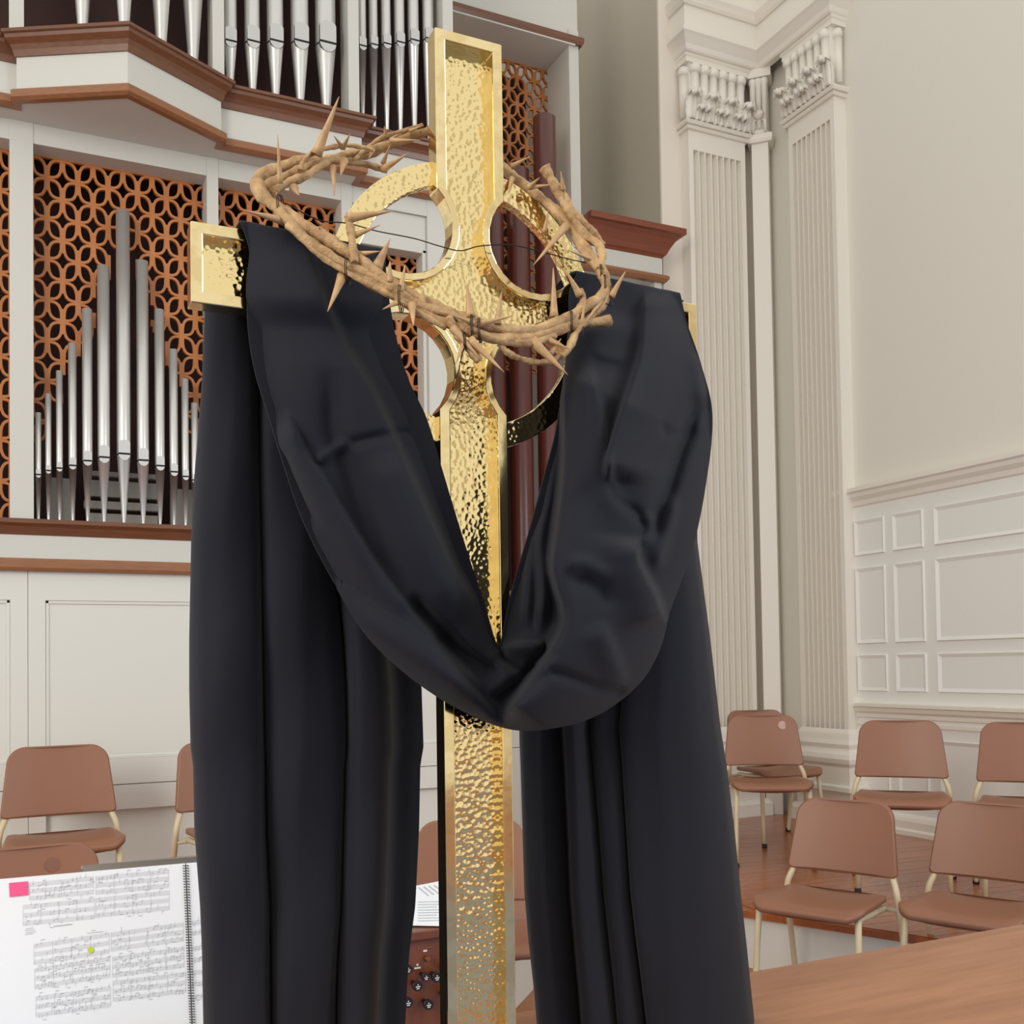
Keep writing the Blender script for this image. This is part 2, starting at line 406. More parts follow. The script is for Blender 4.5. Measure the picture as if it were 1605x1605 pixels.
# narrow plain pilaster in the corner, turned 45 degrees
t = empty('corner_pilaster', 'narrow plain pilaster with small capital in the room corner', 'pilaster', (XR - 0.0, YB - 0.0, 0), -PI / 4)
box_ob('shaft', 'trim_cream', t, -0.06, 0.06, -0.21, 0, RZ, ZC0)
cp = [(-0.06, 0.0), (-0.06, -0.21), (0.06, -0.21), (0.06, 0.0)]
b = MB(); b.sweep(cp, [(0, ZC0), (0.024, ZC0), (0.034, ZC0 + 0.02), (0.034, ZC0 + 0.05), (0.02, ZC0 + 0.066), (0, ZC0 + 0.066)]); b.build('astragal', 'trim_cream', t)
box_ob('bell', 'trim_cream', t, -0.06, 0.06, -0.215, 0, ZC0 + 0.06, ZC1)
for x in (-0.05, 0.0, 0.05):
    b = MB(); b.lathe([(0.018, ZC0 + 0.1), (0.022, ZC1 - 0.06), (0.03, ZC1 - 0.045), (0.026, ZC1 - 0.02), (0.004, ZC1 - 0.006)], x * 0.85, -0.223, 12); b.build('reed', 'trim_cream', t)
b = MB(); b.lathe([(0.004, ZC0 + 0.16), (0.034, ZC0 + 0.18), (0.042, ZC0 + 0.205), (0.02, ZC0 + 0.225), (0.002, ZC0 + 0.228)], 0, -0.245, 12); b.build('leaf_tip', 'trim_cream', t)
for x in (-0.045, 0.045):
    b = MB(); b.tube([(x * 0.4, -0.23, ZC0 + 0.17), (x, -0.235, ZC0 + 0.15), (x, -0.23, ZC0 + 0.07)], [0.008, 0.012, 0.009], 8); b.build('leaf', 'trim_cream', t)
b = MB(); b.sweep(cp, [(-0.02, ZC1 - 0.006), (0.03, ZC1 - 0.006), (0.03, ZC1 + 0.058), (-0.02, ZC1 + 0.058)]); b.build('abacus', 'trim_cream', t)

# entablature over the pilasters: breaks forward, turns in the corner
en = empty('trim_1', 'moulded cream entablature resting on the pilaster capitals', 'cornice', kind='structure')
EN = [(4.33, YB), (4.33, YB - 0.13), (XR - 0.13, YB - 0.13), (XR - 0.13, 5.27), (XR, 5.27)]
def entab(name, prof):
    b = MB(); b.sweep(EN, prof); b.build(name, 'trim_cream', en)
z = ZC1 + 0.056
entab('cyma', [(-0.03, z), (0.02, z), (0.03, z + 0.01), (0.04, z + 0.04), (0.075, z + 0.085), (0.09, z + 0.10), (0.09, z + 0.125), (-0.03, z + 0.125)])
entab('fascia', [(-0.03, z + 0.125), (0.06, z + 0.125), (0.06, z + 0.30), (-0.03, z + 0.30)])
entab('bead', [(-0.03, z + 0.30), (0.075, z + 0.30), (0.09, z + 0.32), (0.075, z + 0.335), (0.085, z + 0.35), (0.10, z + 0.375), (0.10, z + 0.40), (-0.03, z + 0.40)])
entab('upper_fascia', [(-0.03, z + 0.40), (0.07, z + 0.40), (0.07, z + 0.85), (-0.03, z + 0.85)])

# ------------------------------------------------------------------ the organ case
YO = 5.15
oc = empty('organ_case', 'white panelled organ case with brown wood mouldings and lattice screens', 'organ case', (0, 0, 0))
ZL = 2.064
# lower white base with recessed panels
b = MB(); b.box(-0.9, 2.16, YO + 0.03, 5.9, RZ, 1.84); b.box(2.16, 4.15, 6.03, 6.3, RZ, 1.84); b.build('base_core', 'base_white', oc)
def base_panels(x0, x1, y):
    """stiles, rails and a recessed field: one framed panel"""
    a, c = x0 + 0.072, x1 - 0.072
    for (p, q, z0, z1) in ((x0 + 0.001, a, 0.847, 1.84), (c, x1 - 0.001, 0.847, 1.84), (a, c, 1.70, 1.84), (a, c, 0.847, 0.965)):
        box_ob('panel_stile', 'base_white', oc, p, q, y, y + 0.03, z0, z1)
    box_ob('panel', 'base_white', oc, a + 0.016, c - 0.016, y + 0.01, y + 0.032, 0.981, 1.684)
    b = MB()
    b.box(a, a + 0.016, y + 0.004, y + 0.03, 0.965, 1.70); b.box(c - 0.016, c, y + 0.004, y + 0.03, 0.965, 1.70)
    b.box(a, c, y + 0.004, y + 0.03, 1.684, 1.70); b.box(a, c, y + 0.004, y + 0.03, 0.965, 0.981)
    b.build('panel_moulding', 'base_white', oc, 0.003)
    for (p, q, z0, z1) in ((x0 + 0.001, a, RZ, 0.843), (c, x1 - 0.001, RZ, 0.843), (a, c, 0.73, 0.843), (a, c, RZ, 0.42)):
        box_ob('panel_stile', 'base_white', oc, p, q, y, y + 0.03, z0, z1)
for x0, x1 in ((-0.80, 0.033), (0.033, 0.858), (0.858, 1.54), (1.54, 2.16)): base_panels(x0, x1, YO)
for x0, x1 in ((2.20, 2.9), (2.9, 3.5), (3.5, 4.1)): base_panels(x0, x1, 6.0)
LP = [(-0.9, YO), (2.17, YO), (2.17, 5.95)]
def band(path, name, material, prof): b = MB(); b.sweep(path, prof); return b.build(name, material, oc)
band(LP, 'lower_ledge', 'ledge_wood', [(-0.03, 1.831), (0.03, 1.831), (0.036, 1.845), (0.036, 1.875), (0.03, 1.887), (-0.03, 1.887)])
band(LP, 'ledge_frieze', 'organ_white', [(-0.03, 1.887), (0.012, 1.887), (0.012, 1.994), (-0.03, 1.994)])
band(LP, 'pipe_ledge', 'stained_wood', [(-0.03, 1.994), (0.016, 1.994), (0.022, 2.01), (0.03, 2.03), (0.046, 2.045), (0.046, ZL), (-0.03, ZL)])
b = MB(); b.box(-0.9, 2.15, YO - 0.03, 5.6, 2.03, ZL - 0.002); b.build('pipe_deck', 'ledge_wood', oc)
# posts and rails of the lower stage
for x0, x1 in ((-0.04, 0.058), (0.831, 0.886), (1.51, 1.568), (1.985, 2.15)):
    box_ob('post', 'organ_white', oc, x0, x1, YO, YO + 0.16, ZL, 3.90)
for x0, x1 in ((-0.9, -0.04), (0.058, 0.831), (0.886, 1.51), (1.568, 1.985)):
    box_ob('top_rail', 'organ_white', oc, x0, x1, YO + 0.004, YO + 0.12, 3.80, 3.90)
b = MB(); b.box(1.568, 1.596, YO + 0.02, YO + 0.12, ZL, 3.62); b.box(1.962, 1.985, YO + 0.02, YO + 0.12, ZL, 3.62); b.box(1.568, 1.985, YO + 0.02, YO + 0.12, 3.60, 3.80)
b.build('screen_surround', 'organ_white', oc, 0.004)
b = MB(); b.box(2.14, 2.16, YO + 0.16, 6.05, ZL, 6.2); b.build('case_side', 'organ_white', oc)
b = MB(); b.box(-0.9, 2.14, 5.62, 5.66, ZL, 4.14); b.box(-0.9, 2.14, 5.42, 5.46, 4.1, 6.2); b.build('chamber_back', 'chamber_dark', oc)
# cornice that divides the two stages: bay in the middle, steps back on either side
CP = [(-0.72, 5.13), (-0.72, 5.03), (-0.01, 5.03), (-0.01, 4.975), (0.43, 4.728), (0.872, 4.975), (0.872, 5.03), (1.585, 5.03), (1.585, 5.13), (2.16, 5.13), (2.16, 5.9)]
band(CP, 'lower_moulding', 'ledge_wood', [(-0.02, 3.888), (0.010, 3.888), (0.024, 3.90), (0.024, 3.93), (0.012, 3.94), (-0.02, 3.94)])
band(CP, 'frieze', 'organ_white', [(-0.02, 3.94), (0.0, 3.94), (0.0, 4.088), (-0.02, 4.088)])
band(CP, 'crown_moulding', 'stained_wood', [(-0.02, 4.086), (0.008, 4.086), (0.012, 4.10), (0.016, 4.112), (0.026, 4.13), (0.046, 4.15), (0.05, 4.165), (0.062, 4.168), (0.062, 4.182), (-0.02, 4.182)])
b = MB(); b.prism([(-0.72, 5.32), (-0.72, 5.04), (-0.005, 5.04), (-0.005, 4.985), (0.43, 4.742), (0.867, 4.985), (0.867, 5.04), (1.58, 5.04), (1.58, 5.14), (2.14, 5.14), (2.14, 5.32)], 3.892, 3.91); b.build('soffit', 'organ_white', oc)
b = MB(); b.prism([(-0.72, 5.44), (-0.72, 5.04), (-0.005, 5.04), (-0.005, 4.985), (0.43, 4.742), (0.867, 4.985), (0.867, 5.04), (1.58, 5.04), (1.58, 5.14), (2.14, 5.14), (2.14, 5.44)], 4.15, 4.178); b.build('upper_deck', 'stained_wood', oc)
for x0, x1, y in ((-0.04, 0.02, 5.0), (0.838, 0.893, 5.0), (1.528, 1.585, 5.06), (2.09, 2.15, 5.15)):
    box_ob('upper_post', 'organ_white', oc, x0, x1, y, y + 0.14, 4.178, 6.2)

# lattice screens: quarter arcs between a chequerboard of nodes, short upright bars
def lattice(x0, x1, y, z0, z1, xo, zo, hx=0.0672, hz=0.0965, th=0.018, zmin=None):
    Y0 = y
    b = MB(); aw = 0.0125; fam = [0]
    def ribbon(pts):
        n = len(pts); vs = []; fam[0] = (fam[0] + 1) % 4; y = Y0 + fam[0] * 0.0004
        for i in range(n):
            d = Vector(pts[min(i + 1, n - 1)]) - Vector(pts[max(i - 1, 0)]); d.normalize(); nn = Vector((-d.y, d.x)) * aw / 2
            for s in (1, -1): vs += [(pts[i][0] + nn.x * s, y, pts[i][1] + nn.y * s), (pts[i][0] + nn.x * s, y + th, pts[i][1] + nn.y * s)]
        fs = []
        for i in range(n - 1):
            a, c = 4 * i, 4 * i + 4
            fs += [(a, c, c + 2, a + 2), (a + 1, a + 3, c + 3, c + 1), (a, a + 1, c + 1, c), (a + 2, c + 2, c + 3, a + 3)]
        b.add(vs, fs)
    i0 = math.floor((x0 - xo) / hx); i1 = math.ceil((x1 - xo) / hx); j0 = math.floor((z0 - zo) / hz); j1 = math.ceil((z1 - zo) / hz)
    off = 0.0055
    cl = lambda q: (min(max(q[0], x0), x1), min(max(q[1], z0), z1))
    for i in range(i0, i1):
        for j in range(j0, j1):
            xa, za = xo + i * hx, zo + j * hz
            A, B, flip = ((xa, za), (xa + hx, za + hz), False) if (i + j) % 2 == 0 else ((xa + hx, za), (xa, za + hz), True)
            sx = -1 if flip else 1
            for kind in (0, 1):
                pts = []
                for q in range(7):
                    t = PI / 2 * q / 6; e = 0.58
                    c, s = math.copysign(abs(math.cos(t)) ** e, 1), math.sin(t) ** e
                    if kind == 0: u, v = off + (hx - off) * (1 - c), off * 0 + (hz - off) * s
                    else: u, v = (hx - off) * s, off + (hz - off) * (1 - c)
                    pts.append(cl((A[0] + sx * u, A[1] + v)))
                if zmin and max(p[1] for p in pts) < zmin((pts[0][0] + pts[-1][0]) / 2): continue
                if all(p[0] <= x0 or p[0] >= x1 or p[1] <= z0 or p[1] >= z1 for p in pts): continue
                ribbon(pts)
    for i in range(i0, i1 + 1):
        for j in range(j0, j1 + 1):
            if (i + j) % 2: continue
            x, z = xo + i * hx, zo + j * hz
            if x < x0 or x > x1: continue
            za, zb = max(z0, z - hz * 0.62), min(z1, z + hz * 0.62)
            if zmin: za = max(za, zmin(x))
            if zb > za: b.box(x - 0.0105, x + 0.0105, y - 0.0006, y + th + 0.002, za, zb)
    return b.build('lattice_screen', 'lattice_wood', oc)
YL = 5.262
lattice(-0.9, -0.04, YL, ZL, 3.80, 0.118, 3.70)
lattice(0.87, 1.53, YL, ZL, 3.80, 0.925, 3.70)
lattice(1.585, 1.975, YL, ZL, 3.62, 1.655, 3.47)
lattice(2.3, 3.40, 6.34, 3.4, 5.56, 2.99, 5.46)
# right-hand section: deep recess with wooden pipes, tall post, low wing
box_ob('tall_post', 'organ_white', oc, 3.36, 3.434, 6.02, 6.34, 1.84, 5.68)
box_ob('recess_side', 'organ_white', oc, 3.395, 3.42, 6.34, 7.05, 1.84, 6.4)
b = MB(); b.box(2.16, 3.40, 6.0, 6.36, 5.56, 5.60); b.build('recess_soffit', 'organ_white', oc)
b = MB(); b.sweep([(2.16, 6.02), (3.434, 6.02), (3.434, 6.4)], [(-0.01, 5.57), (0.02, 5.57), (0.03, 5.59), (0.03, 5.62), (0.015, 5.632), (-0.01, 5.632)]); b.build('recess_moulding', 'stained_wood', oc)
b = MB(); b.box(2.16, 3.434, 6.03, 6.36, 5.632, 6.4); b.build('recess_frieze', 'organ_white', oc)
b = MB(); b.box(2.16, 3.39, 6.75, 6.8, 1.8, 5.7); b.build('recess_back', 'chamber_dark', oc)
b = MB(); b.box(2.16, 4.15, 5.84, 6.5, 1.80, 1.84); b.build('recess_deck', 'ledge_wood', oc)
WP = [(3.42, 5.99), (4.06, 5.99), (4.06, 6.7)]
b = MB(); b.sweep(WP, [(-0.02, 4.20), (0.0, 4.20), (0.012, 4.215), (0.024, 4.225), (0.04, 4.26), (0.075, 4.315), (0.10, 4.34), (0.125, 4.345), (0.125, 4.385), (-0.02, 4.385)]); b.build('wing_crown', 'red_wood', oc)
b = MB(); b.sweep(WP, [(-0.02, 4.08), (0.0, 4.08), (0.0, 4.205), (-0.02, 4.205)]); b.build('wing_frieze', 'organ_white', oc)
b = MB(); b.sweep(WP, [(-0.02, 4.03), (0.02, 4.03), (0.036, 4.05), (0.036, 4.068), (0.02, 4.08), (-0.02, 4.08)]); b.build('wing_moulding', 'ledge_wood', oc)
b = MB(); b.box(3.42, 4.055, 6.0, 6.7, 4.035, 4.05); b.box(3.42, 4.05, 6.0, 6.7, 4.34, 4.375); b.build('wing_soffit', 'organ_white', oc)
box_ob('wing_post', 'organ_white', oc, 4.0, 4.06, 6.0, 6.12, 1.84, 4.04)
b = MB(); b.box(3.434, 4.0, 6.18, 6.22, 1.84, 4.04); b.build('wing_panel', 'organ_white', oc)

# ------------------------------------------------------------------ organ pipes
def metal_pipe(label, x, y, r, zb, zm, zt, group, foot=True):
    """zb foot, zm mouth slot, zt open top"""
    t = empty('organ_pipe', label, 'organ pipe', (x, y, zb), 0, group)
    a = zm - zb; T = zt - zb; lh = r * 2.1; tw = r * 0.82
    b = MB()   # body: flattened front just above the mouth
    n = 28; prof = [(r, a + 0.004), (r, T), (r * 0.90, T), (r * 0.90, T - 0.08)]
    b.lathe(prof, 0, 0, n, True, False); b.build('body', 'tin', t)
    b = MB(); b.lathe([(max(0.006, r * 0.26), 0.0), (max(0.0065, r * 0.30), 0.01), (r * 0.985, a - r * 0.15), (r, a - 0.004)], 0, 0, n); b.build('foot', 'tin', t)
    b = MB(); d = r * 0.87
    pts = [(-tw, a + 0.006), (tw, a + 0.006), (tw, a + lh * 0.82)]
    for q in range(1, 8): an = PI * q / 8; pts.append((tw * math.cos(an), a + lh * 0.82 + tw * 0.55 * math.sin(an)))
    pts.append((-tw, a + lh * 0.82)); b.prismY(pts, -r * 1.03, -d * 0.6); b.build('upper_lip', 'tin_lip', t)
    b = MB(); b.box(-tw * 0.98, tw * 0.98, -r * 1.02, -d * 0.4, a - r * 0.10, a + 0.0065); b.build('mouth_slot', 'slot_black', t)
    b = MB(); pts = [(-tw, a - r * 0.10), (-tw * 0.9, a - r * 0.45), (-tw * 0.55, a - r * 0.8), (0, a - r * 0.95), (tw * 0.55, a - r * 0.8), (tw * 0.9, a - r * 0.45), (tw, a - r * 0.10)]
    b.prismY(pts, -r * 1.01, -d * 0.5); b.build('lower_lip', 'tin_lip', t)
    return t
C2 = lambda x, y: (30 + x / 3.21, 440 + y / 3.21)
low = [(97, 34, 665, 980), (148, 34, 570, 960), (204, 38, 455, 948), (270, 47, 318, 935), (345, 58, 145, 912), (428, 70, -70, 895), (528, 78, -347, 878),
       (625, 68, -96, 910), (710, 55, 148, 937), (780, 48, 348, 967), (838, 40, 495, 990), (885, 36, 617, 1008)]
ords = ['first', 'second', 'third', 'fourth', 'fifth', 'sixth', 'seventh', 'eighth', 'ninth', 'tenth', 'eleventh', 'twelfth']
YP = 5.185
tops = []
for (cx, wd, ty, my) in low:
    px, pt = C2(cx, ty); tops.append((onY(px, pt, YP)[0], onY(px, pt, YP)[2]))
def above_pipes(x):
    return min(tops, key=lambda q: abs(q[0] - x))[1] - 0.06
lattice(0.04, 0.85, YL, ZL, 3.80, 0.118, 3.70, zmin=above_pipes)
for x0, x1, z0, z1 in ((0.30, 0.62, 2.07, 2.14), (0.28, 0.64, 2.16, 2.20), (0.30, 0.62, 2.22, 2.30), (0.28, 0.64, 2.32, 2.345), (0.12, 0.24, 2.07, 2.3), (0.68, 0.80, 2.07, 2.28)):
    box_ob('wind_chest_panel', 'chest_grey', oc, x0, x1, 5.36, 5.40, z0, z1, 0.004)
for k, (cx, wd, ty, my) in enumerate(low):
    px, pt = C2(cx, ty); pm = C2(cx, my)[1]
    p = onY(px, 820, YP); r = (onY(px + wd / 6.42, 820, YP)[0] - p[0]) * 0.9
    lab = 'tallest silver pipe, centre of the lower pipe cluster' if k == 6 else 'silver organ pipe in lower cluster, %s from the white corner post' % ords[k]
    metal_pipe(lab, p[0], YP, r, ZL, onY(px, pm, YP)[2], onY(px, pt, YP)[2], 'pipes of the lower cluster')
YU = 5.13
ups = [(361, 24, 70), (396, 26, 71), (432, 28, 71), (470.6, 30, 72), (511, 34, 75)]
for k, (px, wd, my) in enumerate(ups):
    p = onY(px, 150, YU); r = (onY(px + wd / 2, 150, YU)[0] - p[0]) * 0.9
    metal_pipe('silver pipe on upper stage between two white posts, %s from left' % ords[k], p[0], YU, r, 4.178, onY(px, my, YU)[2], 6.1, 'pipes of the upper stage')
for k, (px, wd, my) in enumerate([(568, 15, 76), (586, 15, 74), (606, 16, 73), (627, 17, 71), (649, 18, 68), (672, 18, 66)]):
    p = onY(px, 150, 5.22); r = (onY(px + wd / 2, 150, 5.22)[0] - p[0]) * 0.9
    metal_pipe('slender silver pipe on upper stage beside the gold cross, %s from the post' % ords[k], p[0], 5.22, r, 4.178, onY(px, my, 5.22)[2], 6.1, 'slender pipes of the upper stage')
for k, (X, yy) in enumerate(((0.26, 4.97), (0.43, 4.89), (0.60, 4.97), (0.755, 5.05))):
    metal_pipe('large silver pipe foot on the projecting upper bay, %s from left' % ords[k], X, yy, 0.05, 4.178, 4.66, 6.2, 'pipes of the projecting bay')
for k, (px, ty, r) in enumerate(((773, 337, 0.066), (811, 267, 0.075), (853, 185, 0.075))):
    p = onY(px, ty, 5.93)
    t = empty('wooden_organ_pipe', ['shortest dark mahogany round pipe beside the gold cross shaft', 'middle dark mahogany round pipe behind the gold ring', 'tallest dark mahogany round pipe beside the white tall post'][k], 'organ pipe', (p[0], 5.93, 1.84), 0, 'dark wooden pipes')
    T = p[2] - 1.84
    b = MB(); b.lathe([(r, 0.05), (r, T - 0.004), (r - 0.004, T), (r * 0.86, T), (r * 0.86, T - 0.15)], 0, 0, 32, True, False); b.build('body', 'pipe_mahogany', t)
    b = MB(); b.lathe([(0.04, 0), (0.045, 0.03), (r, 0.052)], 0, 0, 32); b.build('foot', 'pipe_mahogany', t)

# ------------------------------------------------------------------ gold cross
YC = 1.0
UX, WZ = 0.431, 1.7525
gc = empty('altar_cross', 'tall hammered gold ringed cross with polished raised borders', 'cross', (UX, YC, 0.90))
OZ = WZ - 0.90
def cross_outline(hw, rc, L, bot, n=14):
    q = 0.076; k = math.sqrt(rc * rc - (q - hw) ** 2)
    pts = []
    def arc(cx, cz, a0, a1):
        for i in range(n + 1):
            a = a0 + (a1 - a0) * i / n; pts.append((cx + rc * math.cos(a), OZ + cz + rc * math.sin(a)))
    al = math.atan2(k, -(q - hw))       # angle (from the UR centre) of the notch on the shaft
    be = math.atan2(-(q - hw), k)
    pts.append((hw, OZ + L)); arc(q, q, al, 2 * PI + be)
    pts.append((L, OZ + hw)); pts.append((L, OZ - hw))
    # lower right: mirror of upper right in z, reversed
    ur = pts[1:n + 2]
    for (x, z_) in reversed(ur): pts.append((x, 2 * OZ - z_))
    pts.append((hw, bot)); right = list(pts)
    return right + [(-x, z_) for (x, z_) in reversed(right)]
out = cross_outline(0.0385, 0.055, 0.2865, 0.05)
inn = cross_outline(0.0270, 0.0632, 0.2750, 0.062)
def ring_strip(name, o, i, y_front, y_back, material):
    """solid border between two outlines with the same vertex count"""
    n = len(o); b = MB()
    vs = [(x, y_front, z_) for x, z_ in o] + [(x, y_front, z_) for x, z_ in i] + [(x, y_back, z_) for x, z_ in o] + [(x, y_back, z_) for x, z_ in i]
    fs = []
    for k in range(n):
        q = (k + 1) % n
        fs += [(k, q, n + q, n + k), (n + k, n + q, 3 * n + q, 3 * n + k), (2 * n + q, 2 * n + k, 3 * n + k, 3 * n + q), (q, k, 2 * n + k, 2 * n + q)]
    b.add(vs, fs); o_ = b.build(name, material, gc, 0.0012); return o_
ring_strip('raised_border', out, inn, -0.011, 0.012, 'gold_polished')
b = MB(); n = len(inn)
b.add([(x, 0.004, z_) for x, z_ in inn] + [(x, 0.011, z_) for x, z_ in inn], [tuple(range(n)), tuple(range(2 * n - 1, n - 1, -1))] + [(k, n + k, n + (k + 1) % n, (k + 1) % n) for k in range(n)])
b.build('hammered_panel', 'gold_hammered', gc)
# the four arcs of the ring, set back behind the border
for sx in (1, -1):
    for sz in (1, -1):
        b = MB(); vs = []; fs = []; nn = 30; a0, a1 = math.asin(0.030 / 0.14), PI / 2 - math.asin(0.030 / 0.14)
        for i in range(nn + 1):
            a = a0 + (a1 - a0) * i / nn
            for r, y in ((0.128, -0.001), (0.153, -0.001), (0.153, 0.010), (0.128, 0.010)):
                vs.append((sx * r * math.cos(a), y, OZ + sz * r * math.sin(a)))
        for i in range(nn):
            for k in range(4): fs.append((4 * i + k, 4 * i + (k + 1) % 4, 4 * i + 4 + (k + 1) % 4, 4 * i + 4 + k))
        b.add(vs, fs); b.build('ring_arc', 'gold_hammered', gc, 0.001)
b = MB(); b.box(-0.0385, 0.0385, -0.012, 0.012, 0.03, 0.062); b.box(-0.09, 0.09, -0.07, 0.07, 0.012, 0.03); b.box(-0.115, 0.115, -0.09, 0.09, 0.0, 0.012); b.build('foot', 'gold_polished', gc, 0.002)

# altar table under the cross
tb = empty('altar_table', 'pale brown wooden table top at lower right corner', 'table', (1.1, 0.90, 0))
b = MB(); b.box(-1.9, 1.9, -0.13, 0.38, 0.855, 0.90); b.build('table_top', 'table_wood', tb, 0.004)
b = MB(); b.box(-1.75, 1.75, -0.06, 0.28, 0.76, 0.855); b.build('apron', 'table_wood', tb)
for sx in (-1.7, 1.7):
    for sy in (-0.02, 0.24): box_ob('leg', 'table_wood', tb, sx - .04, sx + .04, sy - .04, sy + .04, 0, 0.76)

# ------------------------------------------------------------------ black cloth
cl = empty('black_cloth', 'black mourning cloth draped over both arms of the gold cross', 'cloth', (UX, YC, 0.9))
def cloth_part(name, V, nu, nv, th=0.002):
    vs = [(p[0] - UX, p[1] - YC, p[2] - 0.9) for p in V]
    fs = [(i * nv + j, i * nv + j + 1, (i + 1) * nv + j + 1, (i + 1) * nv + j) for i in range(nu - 1) for j in range(nv - 1)]
    b = MB(); b.add(vs, fs, True)
    me = b.mesh(name); o = bpy.data.objects.new(name, me); COL.objects.link(o); o.parent = cl; me.materials.append(MATS['cloth_black'])
    s = o.modifiers.new('solid', 'SOLIDIFY'); s.thickness = th; s.offset = 0
    return o
pairs = [((378, 349), (604, 394)), ((391, 395), (606, 440)), ((387, 445), (613, 490)), ((389, 520), (622, 535)), ((400, 585), (640, 595)), ((420, 650), (668, 655)), ((445, 731), (691, 730)), ((474, 815), (712, 800)),
         ((518, 903), (737, 880)), ((575, 995), (760, 950)), ((640, 1058), (774, 998)), ((715, 1108), (780, 1012)), ((800, 1142), (784, 1012)), ((875, 1139), (788, 992)), ((940, 1118), (797, 945)),
         ((1000, 1072), (812, 890)), ((1033, 1018), (832, 822)), ((1050, 955), (852, 748)), ((1084, 862), (869, 684)), ((1106, 755), (881, 615)), ((1116, 650), (888, 560)), ((1098, 570), (892, 500)), ((1076, 505), (893, 455)), ((1066, 462), (905, 428))]
NU, NV = 330, 150
# use one common parameter so that both edges stay paired
def paired(pp, n):
    A = np.array(pp, float).reshape(len(pp), 4)
    t = np.concatenate([[0], np.cumsum(np.linalg.norm(np.diff(A, axis=0), axis=1))]); t /= t[-1]; out = []
    T = np.zeros_like(A)
    for i in range(len(A)):
        a, c = max(i - 1, 0), min(i + 1, len(A) - 1); T[i] = (A[c] - A[a]) / (t[c] - t[a])
    for u in np.linspace(0, 1, n):
        i = max(min(np.searchsorted(t, u, side='right') - 1, len(A) - 2), 0); h = t[i + 1] - t[i]; q = (u - t[i]) / h
        out.append((2*q**3-3*q**2+1)*A[i] + (q**3-2*q**2+q)*h*T[i] + (-2*q**3+3*q**2)*A[i+1] + (q**3-q**2)*h*T[i+1])
    return np.array(out)
PE = paired([p[0] + p[1] for p in pairs], NU)
PX = np.zeros((NU, NV)); PYY = np.zeros((NU, NV))
vv = 0.5 - 0.5 * np.cos(np.linspace(0, 1, NV) * PI) * 0.999
vv = (vv * 0.6 + np.linspace(0, 1, NV) * 0.4)
for j in range(NV):
    PX[:, j] = PE[:, 0] * (1 - vv[j]) + PE[:, 2] * vv[j]; PYY[:, j] = PE[:, 1] * (1 - vv[j]) + PE[:, 3] * vv[j]
def sdist(poly, X, Y, fade=40.0):
    """signed distance (positive = right of travel on screen) and end fade"""
    best = np.full(X.shape, 1e9); sg = np.zeros(X.shape); al = np.zeros(X.shape)
    L = 0.0; P = np.array(poly, float); tot = np.sum(np.linalg.norm(np.diff(P, axis=0), axis=1))
    for a, c in zip(P[:-1], P[1:]):
        d = c - a; l = np.linalg.norm(d); d = d / l
        t = np.clip((X - a[0]) * d[0] + (Y - a[1]) * d[1], 0, l)
        qx, qy = X - (a[0] + d[0] * t), Y - (a[1] + d[1] * t); dist = np.hypot(qx, qy)
        s = np.where(d[0] * qy - d[1] * qx > 0, 1.0, -1.0)
        m_ = dist < best; best = np.where(m_, dist, best); sg = np.where(m_, s, sg); al = np.where(m_, L + t, al); L += l
    f = np.clip(al / fade, 0, 1) * np.clip((tot - al) / fade, 0, 1)
    return best * sg, f * f * (3 - 2 * f)
def feature(poly, amp, wl, wr, X, Y, fade=40.0, smooth=True):
    P = spline([tuple(p) for p in poly], max(12, len(poly) * 4)) if smooth and len(poly) > 2 else np.array(poly, float)
    s, f = sdist(P, X, Y, fade)
    w_ = np.where(s > 0, wr, wl)
    return amp * f * np.exp(-(s / w_) ** 2)
H = np.zeros((NU, NV))
